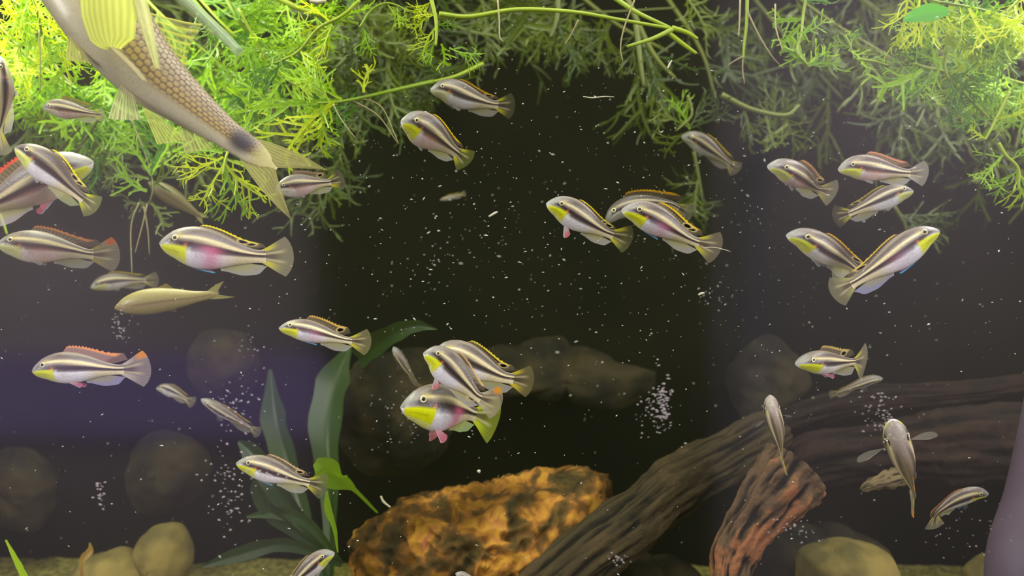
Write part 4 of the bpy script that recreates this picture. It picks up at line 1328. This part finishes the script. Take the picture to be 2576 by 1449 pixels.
fish('short looking cichlid turned partly away, right side top row', [(1930, 415, .49), (1965, 422, .492), (2010, 445, .50), (2045, 468, .51), (2062, 477, .515), (2104, 488, .52)], 62, (0.49, 0.52), bri=.95, dh=.075, edge=(190, 140, 90), sub=.2, pelvic='pale', w=.13, roll=8,
     ocelli=[(.86, .5)], warm=True, yel=.8, taily=(190, 180, 70))
fish('striped cichlid with an orange brown dorsal, topmost at the right', [(2107, 424), (2150, 421), (2205, 427), (2262, 434), (2288, 436), (2336, 436)], 62, (0.485, 0.485), dh=.075, mem=(165, 130, 110), edge=(196, 140, 104), rim=(205, 122, 84), sub=.1, ocelli=[], warm=True, yel=.9, lobe=.1, tb=1.1,
     pelvic='pale', tailc=(185, 180, 170), taily=(185, 180, 165), roll=3, spiny=.6)
fish('hazy cichlid facing right under the topmost right hand fish', [(2298, 478), (2255, 488), (2205, 508), (2160, 527), (2138, 536), (2095, 548)], 56, (0.535, 0.535), bri=.72, dh=.05, edge=(200, 180, 50), pelvic='pale', yel=.7, tailc=(110, 108, 80))
fish('cichlid facing left in the crossing pair on the right', [(1978, 588, .475), (2025, 600, .477), (2085, 634, .482), (2140, 668, .49), (2152, 686, .494), (2096, 706, .50)], 68, (0.475, 0.49), dh=.045, edge=(225, 175, 40), yel=1, pelvic='pale', ocelli=[(.86, .5)], roll=8, bb=1.08,
     tailc=(170, 170, 130), sub=.7)
fish('cichlid facing right in the crossing pair on the right', [(2363, 576), (2318, 596), (2250, 643), (2180, 690), (2145, 712), (2092, 742)], 78, (0.46, 0.465), dh=.045, edge=(215, 185, 70), yel=1.05, pelvic='blue', roll=10, pink=.2, analc=(190, 190, 230), tailc=(165, 160, 125),
     ocelli=[(.86, .4)], tb=.95, bb=1.1, taily=(190, 185, 110))
fish('small plump cichlid with a vivid yellow throat, right lower middle', [(2000, 912, .475), (2040, 911, .478), (2085, 912, .485), (2130, 911, .492), (2150, 910, .495), (2180, 911, .508)], 60, (0.475, 0.50), dh=.09, edge=(190, 165, 90), yel=1.1, pelvic='pinkback', ocelli=[(.8, .4)], w=.13,
     lobe=.08, sub=.2, roll=8, fan=36)
fish('faint thin cichlid just below the plump yellow throated one', [(2221, 950), (2190, 955), (2150, 970), (2115, 985), (2105, 988), (2085, 994)], 24, (0.60, 0.60), roll=40, bri=.65, dh=.03, pelvic='pale', yel=.3, ocelli=[])
fish('pale narrow cichlid seen from above over the rusty branch', [(1938, 994, .48), (1943, 1035, .482), (1956, 1085, .485), (1964, 1128, .49), (1967, 1150, .49), (1973, 1184, .495)], 70, (0.48, 0.49), roll=80, flip=False, wpx=42, pale=.6, vc=.58, pl=1.2, dh=.02, pelvic='pale', yel=.3, ocelli=[],
     pec=1.4, eye=.03, tailc=(190, 180, 120))
fish('broad backed cichlid seen from above with spread fins, lower right', [(2248, 1062, .450), (2256, 1105, .460), (2274, 1165, .472), (2290, 1215, .483), (2296, 1240, .488), (2292, 1280, .496)], 96, (0.465, 0.49), roll=80, flip=False, wpx=64, pale=.6, vc=.58, pl=1.7, dh=.03, edge=(240, 150, 20), pelvic='pale',
     yel=1, pec=1.7, eye=.035, pa=.34, tailtop=(236, 150, 30), warm=True, tailc=(190, 180, 150))
fish('curved small striped cichlid at the lower right edge', [(2488, 1240, .475), (2450, 1242, .475), (2405, 1258, .478), (2367, 1284, .48), (2354, 1300, .485), (2349, 1331, .49)], 46, (0.475, 0.485), roll=42, wpx=30, vc=.5, dh=.04, edge=(190, 120, 60), yel=.9, ocelli=[], pelvic='blue')
fish('brownish cichlid partly hidden behind the big fish tail', [(690, 476), (730, 470), (770, 464), (812, 460), (830, 458), (866, 448)], 58, (0.49, 0.50), bri=.72, yel=.2, dh=.09, edge=(150, 120, 90), warm=True, ocelli=[(.85, .5)], pelvic='pale', tailc=(130, 118, 100), sub=.2, lobe=.08)
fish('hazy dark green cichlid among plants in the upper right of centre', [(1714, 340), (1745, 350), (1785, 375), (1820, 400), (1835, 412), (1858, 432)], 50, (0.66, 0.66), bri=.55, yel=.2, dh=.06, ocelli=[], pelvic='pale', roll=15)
fish('faint thin cichlid in the violet reflection', [(506, 1002), (540, 1022), (585, 1050), (620, 1070), (633, 1078), (655, 1092)], 30, (0.60, 0.60), roll=35, bri=.7, yel=.3, dh=.05, ocelli=[], pelvic='pale')
fish('faint cichlid behind the tail of the pale violet one', [(393, 975), (415, 978), (440, 988), (462, 1000), (470, 1005), (490, 1015)], 30, (0.66, 0.66), bri=.6, yel=.2, dh=.05, ocelli=[], pelvic='pale')
fish('faint sliver of a cichlid diving left of the trio', [(990, 872), (1003, 895), (1025, 930), (1045, 960), (1052, 968), (1068, 982)], 24, (0.60, 0.60), roll=60, bri=.6, yel=.1, dh=.03, flip=False, ocelli=[], pelvic='pale')
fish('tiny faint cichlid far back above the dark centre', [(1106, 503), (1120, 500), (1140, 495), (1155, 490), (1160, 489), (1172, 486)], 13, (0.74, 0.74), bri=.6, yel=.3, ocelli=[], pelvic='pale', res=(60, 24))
fish('pale cichlid nosing up over the orange rock from the bottom edge', [(1146, 1441), (1165, 1450), (1190, 1475), (1215, 1500), (1225, 1510), (1245, 1530)], 34, (0.47, 0.47), roll=40, yel=.4, ocelli=[], pelvic='pale')


# ------------------------------------------------------------------ the barbs (big scaled fish, plain golden fish)
def barb(name, label, pts, depth_px, d, roll, flip, colorf, res, W, tailf, dorsal, anal, pelv, mat, extra=None, tb=1.0, bb=1.0):
    sp = Spine(pts, d[0], d[1], roll, flip)
    Lb = sp.Lb
    H = depth_px * (d[0] + d[1]) / 2 / F / 2
    W = W * Lb
    loc = sp.center
    root = empty(name, loc, label, 'fish')
    xs = [0, .02, .06, .12, .2, .3, .42, .55, .68, .8, .9, 1.0, 1.04, 1.08]
    tp = [0, .2, .42, .64, .84, .98, 1.0, .90, .72, .51, .37, .31, .20, .03]
    wd = [0, .3, .55, .78, .95, 1.0, .96, .82, .62, .42, .26, .12, .03, .01]
    ns, na = res
    s = np.linspace(0.0005, 1.08, ns)
    th = np.linspace(0, 2 * math.pi, na, endpoint=False)
    Sg, Th = np.meshgrid(s, th, indexing='ij')
    v = np.sin(Th)
    top, wid = np.interp(Sg, xs, tp), np.interp(Sg, xs, wd)
    for _ in range(12):
        for a in (top, wid):
            a[2:-2] = (a[:-4] + a[1:-3] * 2 + a[2:-2] * 3 + a[3:-1] * 2 + a[4:]) / 9
    h = v * top * H * np.where(v > 0, tb, bb)
    w = np.cos(Th) * wid * W
    c, bumpy = colorf(Sg, Th, v)
    h = h * (1 + bumpy)
    w = w * (1 + bumpy)
    V = sp.at(Sg, h, w)
    f = grid_faces(ns, na, True)
    f.append(list(range(na)))
    f.append([(ns - 1) * na + k for k in range(na)][::-1])
    col = np.concatenate([c, np.ones(c.shape[:2] + (1,))], -1)
    mesh_obj('body', V.reshape(-1, 3), f, mat, root, loc=loc, col=col.reshape(-1, 4))

    def H_at(q):
        return np.interp(q, xs, tp) * H

    def poly_fin(nm, b0, b1, e0, e1, sgn, c1, c2, a0, nray=14, w0=0.0, wout=0.0, bow=0.0, dense=1.0):
        """median fin: base from s=b0 to b1 on the body edge, outer edge between e0 and e1 given as (s, height over the axis in Lb)"""
        nt, nr = 48, 14
        t = np.linspace(0, 1, nt)[:, None]
        r = np.linspace(0, 1, nr)[None, :]
        sb = b0 + (b1 - b0) * t
        hb = H_at(sb) * .9 * sgn
        eb_s = e0[0] + (e1[0] - e0[0]) * t
        eb_h = (e0[1] + (e1[1] - e0[1]) * t + bow * np.sin(math.pi * t)) * Lb
        S_ = sb * (1 - r) + eb_s * r
        Hh = hb * (1 - r) + eb_h * r
        Vv = sp.at(S_, Hh, (w0 + wout * r) * Lb + 0 * t + 0.003 * Lb * np.sin(t * 40) * r)
        T_, R2 = np.broadcast_arrays(t, r)
        ray = (.5 + .5 * np.cos(T_ * 2 * math.pi * nray)) ** 3
        cc = np.zeros(T_.shape + (3,)) + lin(c1)
        cc = mixc(cc, lin(c2), ray)
        aa = np.clip(a0 + .45 * ray + .5 * (1 - sm(T_, 0, .06)), 0, 1)
        fin_sheet(nm, root, Vv, np.concatenate([cc, aa[..., None]], -1), loc)

    for q in dorsal:
        poly_fin('dorsal_fin', *q)
    for q in anal:
        poly_fin('anal_fin', *q)
    for q in pelv:
        poly_fin(*q)
    # forked tail: two lobes
    Lc = sp.smax - 1
    for sgn, (ls, lh, notch, wdt) in zip((1, -1), tailf):
        nt, nr = 24, 20
        t = np.linspace(0, 1, nt)[:, None]
        r = np.linspace(0, 1, nr)[None, :]
        hb = .31 * H * sgn
        # outer edge curve and inner edge curve meet at the lobe tip
        so = .97 + (ls - .97) * r
        ho = hb * (1 - r) + lh * Lb * sgn * r + sgn * wdt * .35 * Lb * np.sin(math.pi * r)
        k = np.clip(r / .45, 0, 1)
        si = np.where(r < .45, .97 + (notch - .97) * k, notch + (ls - notch) * (r - .45) / .55)
        hi = np.where(r < .45, 0 * r, lh * Lb * sgn * ((r - .45) / .55) ** 0.9)
        S_ = so * t + si * (1 - t)
        Hh = ho * t + hi * (1 - t)
        Vv = sp.at(S_, Hh, 0.004 * Lb * np.sin(t * 8) * r)
        T_, R2 = np.broadcast_arrays(t, r)
        ray = (.5 + .5 * np.cos(T_ * 2 * math.pi * 7)) ** 2
        cc = mixc(np.zeros(T_.shape + (3,)) + lin((160, 155, 90)), lin((205, 200, 130)), .6 * ray)
        aa = np.clip(.62 + .3 * (1 - R2) + .1 * ray + .2 * sm(T_, .9, 1), 0, 1)
        fin_sheet('tail_fin', root, Vv, np.concatenate([cc, aa[..., None]], -1), loc)
    return root, sp, H, W, loc


def big_color(s, th, v):
    """net of brown edged scales with ochre centres, pale belly, dark blotch at the tail root"""
    k = 50.0
    u = s * k
    # around the body: scale rows
    w = th / (2 * math.pi) * 32.0
    row = np.floor(w)
    off = 0.5 * (row % 2)
    fu = (u + off) % 1.0
    fw = (w % 1.0) - 0.5
    dist = np.sqrt(((fu - .42) / .58) ** 2 + (fw / .56) ** 2)
    rim = sm(dist, .62, 1.0)
    side = lin((160, 146, 114))
    c = np.zeros(s.shape + (3,)) + side
    # ochre scale centres in a band along the side
    band = np.exp(-((v + .02) / .38) ** 2)
    c = mixc(c, lin((190, 160, 66)), .62 * band * (1 - rim))
    c = mixc(c, lin((190, 172, 150)), .6 * sm(v, .3, .8) * (1 - rim))
    c = mixc(c, lin((92, 76, 58)), .88 * rim * sm(v, -.42, -.15))
    c = mixc(c, lin((186, 178, 146)), 1 - sm(v, -.5, -.18))
    c = mixc(c, lin((50, 48, 54)), .95 * np.exp(-(((s - .955) / .042) ** 2 + ((v - .12) / .85) ** 2) ** 2))
    c = mixc(c, lin((190, 182, 120)), sm(s, .985, 1.03))
    bump = 0.012 * (1 - rim) * sm(v, -.4, -.1) * sm(s, .22, .3)
    return c, bump


big, bsp, BH, BW, bloc = barb('algae_eater_fish', 'big scaled greyish brown fish diving out of the top left, tail toward the centre',
    [(70, -250, .46), (155, -110, .452), (240, 10, .450), (312, 110, .452), (385, 193, .455), (470, 262, .46), (555, 326, .465), (640, 385, .468), (718, 440, .47)],
    205, (0.455, 0.46), -8, False, big_color, (420, 138), .082,
    tailf=[(1.20, .085, 1.075, .03), (1.205, -.0 + .10, 1.075, .03)],
    dorsal=[(.47, .72, (.61, .215), (.735, .055), 1, (150, 152, 95), (212, 206, 90), .42, 9, 0.0, 0.0, -.02)],
    anal=[(.78, .85, (.85, -.12), (.90, -.055), -1, (190, 195, 110), (205, 205, 130), .5, 7)],
    pelv=[('pelvic_fin', .625, .66, (.665, -.178), (.715, -.12), -1, (200, 200, 140), (235, 230, 180), .55, 8, .03, .02),
          ('pelvic_fin', .67, .71, (.765, -.14), (.82, -.075), -1, (200, 205, 110), (215, 215, 130), .5, 8, -.02, -.05),
          ('pectoral_fin', .445, .495, (.51, -.158), (.545, -.115), -1, (200, 195, 130), (225, 215, 140), .6, 7, .02, .02)],
    mat=M_SKIN_BIG)


def sheet_leaflike(name, parent, pts, widths, c1, c2, alpha, nray, loc, d):
    """free fin blade following a path of pixels; width across"""
    s = spline([tuple(P(*q)) for q in pts], 10)
    m = len(s)
    w = np.interp(np.linspace(0, 1, m), np.linspace(0, 1, len(widths)), [x * d / F / 2 for x in widths])
    T = np.gradient(s, axis=0)
    T /= np.linalg.norm(T, axis=1)[:, None]
    Nn = np.cross(T, np.array([0.1, 1.0, 0.1]))
    Nn /= np.linalg.norm(Nn, axis=1)[:, None]
    k = np.linspace(-1, 1, 41)
    V = s[:, None, :] + Nn[:, None, :] * w[:, None, None] * k[None, :, None]
    V[..., 1] += 0.006 * (k[None, :] ** 2)
    ray = (.5 + .5 * np.cos(k * math.pi * nray))[None, :] + 0 * w[:, None]
    c = mixc(np.zeros(ray.shape + (3,)) + lin(c1), lin(c2), ray)
    a = np.clip(alpha + .1 * ray, 0, 1)
    fin_sheet(name, parent, V, np.concatenate([c, a[..., None]], -1), loc)


# broad pectoral fin spread in front of the body, and the narrow trailing one
sheet_leaflike('pectoral_fin', big, [(265, -110, .412), (258, -40, .412), (260, 30, .413), (268, 90, .416), (276, 118, .418)], [120, 150, 148, 120, 30], (205, 215, 100), (228, 236, 120), .86, 9, bloc, .42)
sheet_leaflike('pectoral_fin', big, [(320, -60, .415), (345, 20, .415), (368, 100, .418), (388, 168, .42)], [46, 40, 26, 6], (200, 205, 130), (225, 228, 160), .72, 3, bloc, .43)
sheet_leaflike('pectoral_fin', big, [(262, 104, .42), (300, 140, .42), (335, 175, .422), (357, 200, .424)], [10, 12, 12, 4], (200, 190, 150), (215, 205, 160), .8, 1, bloc, .43)


def plain_color(s, th, v):
    c = np.zeros(s.shape + (3,)) + lin((148, 138, 82))
    c = mixc(c, lin((162, 136, 98)), np.exp(-((v + .15) / .25) ** 2) * .6)
    c = mixc(c, lin((84, 68, 46)), .9 * np.exp(-((v + .05) / .08) ** 2) * sm(s, .15, .3))
    c = mixc(c, lin((156, 146, 88)), sm(v, .3, .8) * .6)
    return c, 0 * s


barb('algae_eater_fish', 'plain blurred golden olive fish with a forked tail, left middle',
     [(288, 776), (340, 764), (410, 754), (480, 748), (530, 742), (570, 738)], 66, (0.54, 0.54), 10, None, plain_color, (90, 40), .10,
     tailf=[(1.16, .13, 1.06, .03), (1.24, .045, 1.06, .02)],
     dorsal=[(.44, .56, (.57, .165), (.63, .11), 1, (150, 140, 60), (170, 155, 70), .5, 6)],
     anal=[], pelv=[('pelvic_fin', .50, .53, (.62, -.14), (.63, -.11), -1, (170, 160, 110), (190, 180, 130), .5, 4, .0, .0)], mat=M_SKIN)
barb('algae_eater_fish', 'dim olive fish hidden in the shade of the left plants',
     [(372, 458), (400, 475), (440, 500), (480, 528), (500, 542), (530, 565)], 46, (0.68, 0.69), 10, None, lambda s, th, v: (plain_color(s, th, v)[0] * .4, 0 * s), (60, 24), .10,  # body colour scaled down, so the shade is painted in
     tailf=[(1.16, .08, 1.06, .03), (1.16, .08, 1.06, .02)], dorsal=[(.44, .56, (.57, .15), (.63, .11), 1, (90, 90, 50), (100, 95, 55), .5, 6)], anal=[], pelv=[], mat=M_SKIN)


# ------------------------------------------------------------------ specks in the water, grime on the glass
def specks(name, items, mat, label, cat, kind='stuff'):
    """tiny irregular flakes: items = (point, length, width, angle)"""
    V, Fc, off = [], [], 0
    for c, l, w, a in items:
        u = Vector((math.cos(a), rng.uniform(-.3, .3), math.sin(a)))
        vv = Vector((-math.sin(a), rng.uniform(-.3, .3), math.cos(a)))
        y = Vector((0, 1, 0))
        pts = [u * l, -u * l, vv * w, -vv * w, y * w, -y * w]
        V += [tuple(c + q * rng.uniform(.75, 1.15)) for q in pts]
        for t in ((0, 2, 4), (2, 1, 4), (1, 3, 4), (3, 0, 4), (2, 0, 5), (1, 2, 5), (3, 1, 5), (0, 3, 5)):
            Fc.append([off + k for k in t])
        off += 6
    o = mesh_obj(name, V, Fc, mat, smooth=False)
    tag(o, label, cat, kind=kind)
    return o


items = []
for k in range(1600):
    d = rng.uniform(0.42, 0.78) if rng.random() < .6 else rng.uniform(0.44, 0.56)
    px, py = rng.uniform(-100, 2676), rng.uniform(40, 1500)
    if rng.random() < .5:
        px, py = rng.gauss(1500, 420), rng.gauss(560, 260)
    z = rng.random() ** 3
    l = (0.9 + 2.8 * z) * d / F * rng.choice((1, 1, 1, 1.8))
    items.append((P(px, py, d), l, (0.8 + 1.2 * z) * d / F, rng.gauss(0.1, .5)))
specks('floating_specks', items, M_SPECK, 'tiny white specks drifting through the water', 'particles')

items = []


def patch(cx, cy, sx, sy, n, size, tilt=0.0):
    for k in range(n):
        x, y = rng.gauss(0, sx), rng.gauss(0, sy)
        px = cx + x + tilt * y
        py = cy + y
        l = rng.uniform(.5, 1.3) * size
        items.append((Vector(P(px, py, 0.4035)), l * 0.404 / F, l * rng.uniform(.3, .8) * 0.404 / F, rng.uniform(-.6, .6)))


patch(1655, 1025, 22, 36, 110, 3.6)
patch(1668, 1010, 8, 30, 40, 5.5)
patch(575, 1220, 34, 70, 80, 4.0)
patch(600, 1010, 28, 36, 50, 3.6)
patch(2215, 1040, 26, 38, 80, 3.8)
patch(300, 820, 14, 26, 45, 3.2)
patch(252, 1240, 7, 18, 22, 4.5)
patch(2010, 1330, 42, 18, 36, 3.2)
patch(1560, 1410, 16, 10, 22, 3.2)
patch(1010, 1040, 40, 60, 46, 2.8)
patch(1080, 650, 60, 60, 50, 2.8)
patch(1790, 735, 22, 22, 20, 3.2)
patch(620, 870, 22, 30, 20, 2.8)
patch(2440, 1350, 60, 40, 36, 2.6)
patch(620, 1190, 60, 8, 26, 4.2, 0)
specks('glass_grime', items, M_GRIME, 'pale grime specks clinging to the front glass', 'grime')

M_THREAD = mat_principled('pale_thread', (205, 200, 180), 0.6, noise_scale=90, rgb2=(175, 170, 140))
for pts, w, lab in (
    ([(1467, 243, .5), (1490, 246, .5), (1520, 243, .5), (1545, 244, .5)], 3.2, 'thin pale fibre drifting in the dark upper middle'),
    ([(1757, 742, .47), (1765, 738, .47), (1772, 737, .47)], 6, 'short pale scrap drifting below the middle pair of fish'),
    ([(1768, 623, .462), (1795, 622, .462), (1822, 628, .462), (1838, 633, .462)], 2.0, 'fine thread trailing from the tail of the middle pair'),
    ([(958, 1248, .56), (965, 1262, .56), (982, 1276, .56)], 7, 'pale splinter above the left end of the orange rock'),
    ([(780, 2, .52), (800, 4, .52), (820, 2, .52)], 14, 'small white fleck at the top edge'),
    ([(1230, 545, .44), (1245, 536, .44), (1252, 533, .44)], 5, 'pale flake drifting left of the dark centre'),
    ([(1203, 1188, .44), (1205, 1186, .44), (1208, 1187, .44)], 9, 'tiny round bubble over the dark gap'),
    ([(1680, 172, .5), (1684, 162, .5), (1690, 152, .5)], 5, 'pale flake under the split stem node'),
):
    V, f = tube([tuple(P(*q)) for q in pts], [w * .4 * .5 / F, w * .5 * .5 / F, w * .3 * .5 / F], 8, 6)
    o = mesh_obj('drifting_fibre', V, f, M_THREAD, loc=tuple(P(*pts[0])))
    tag(o, lab, 'debris')
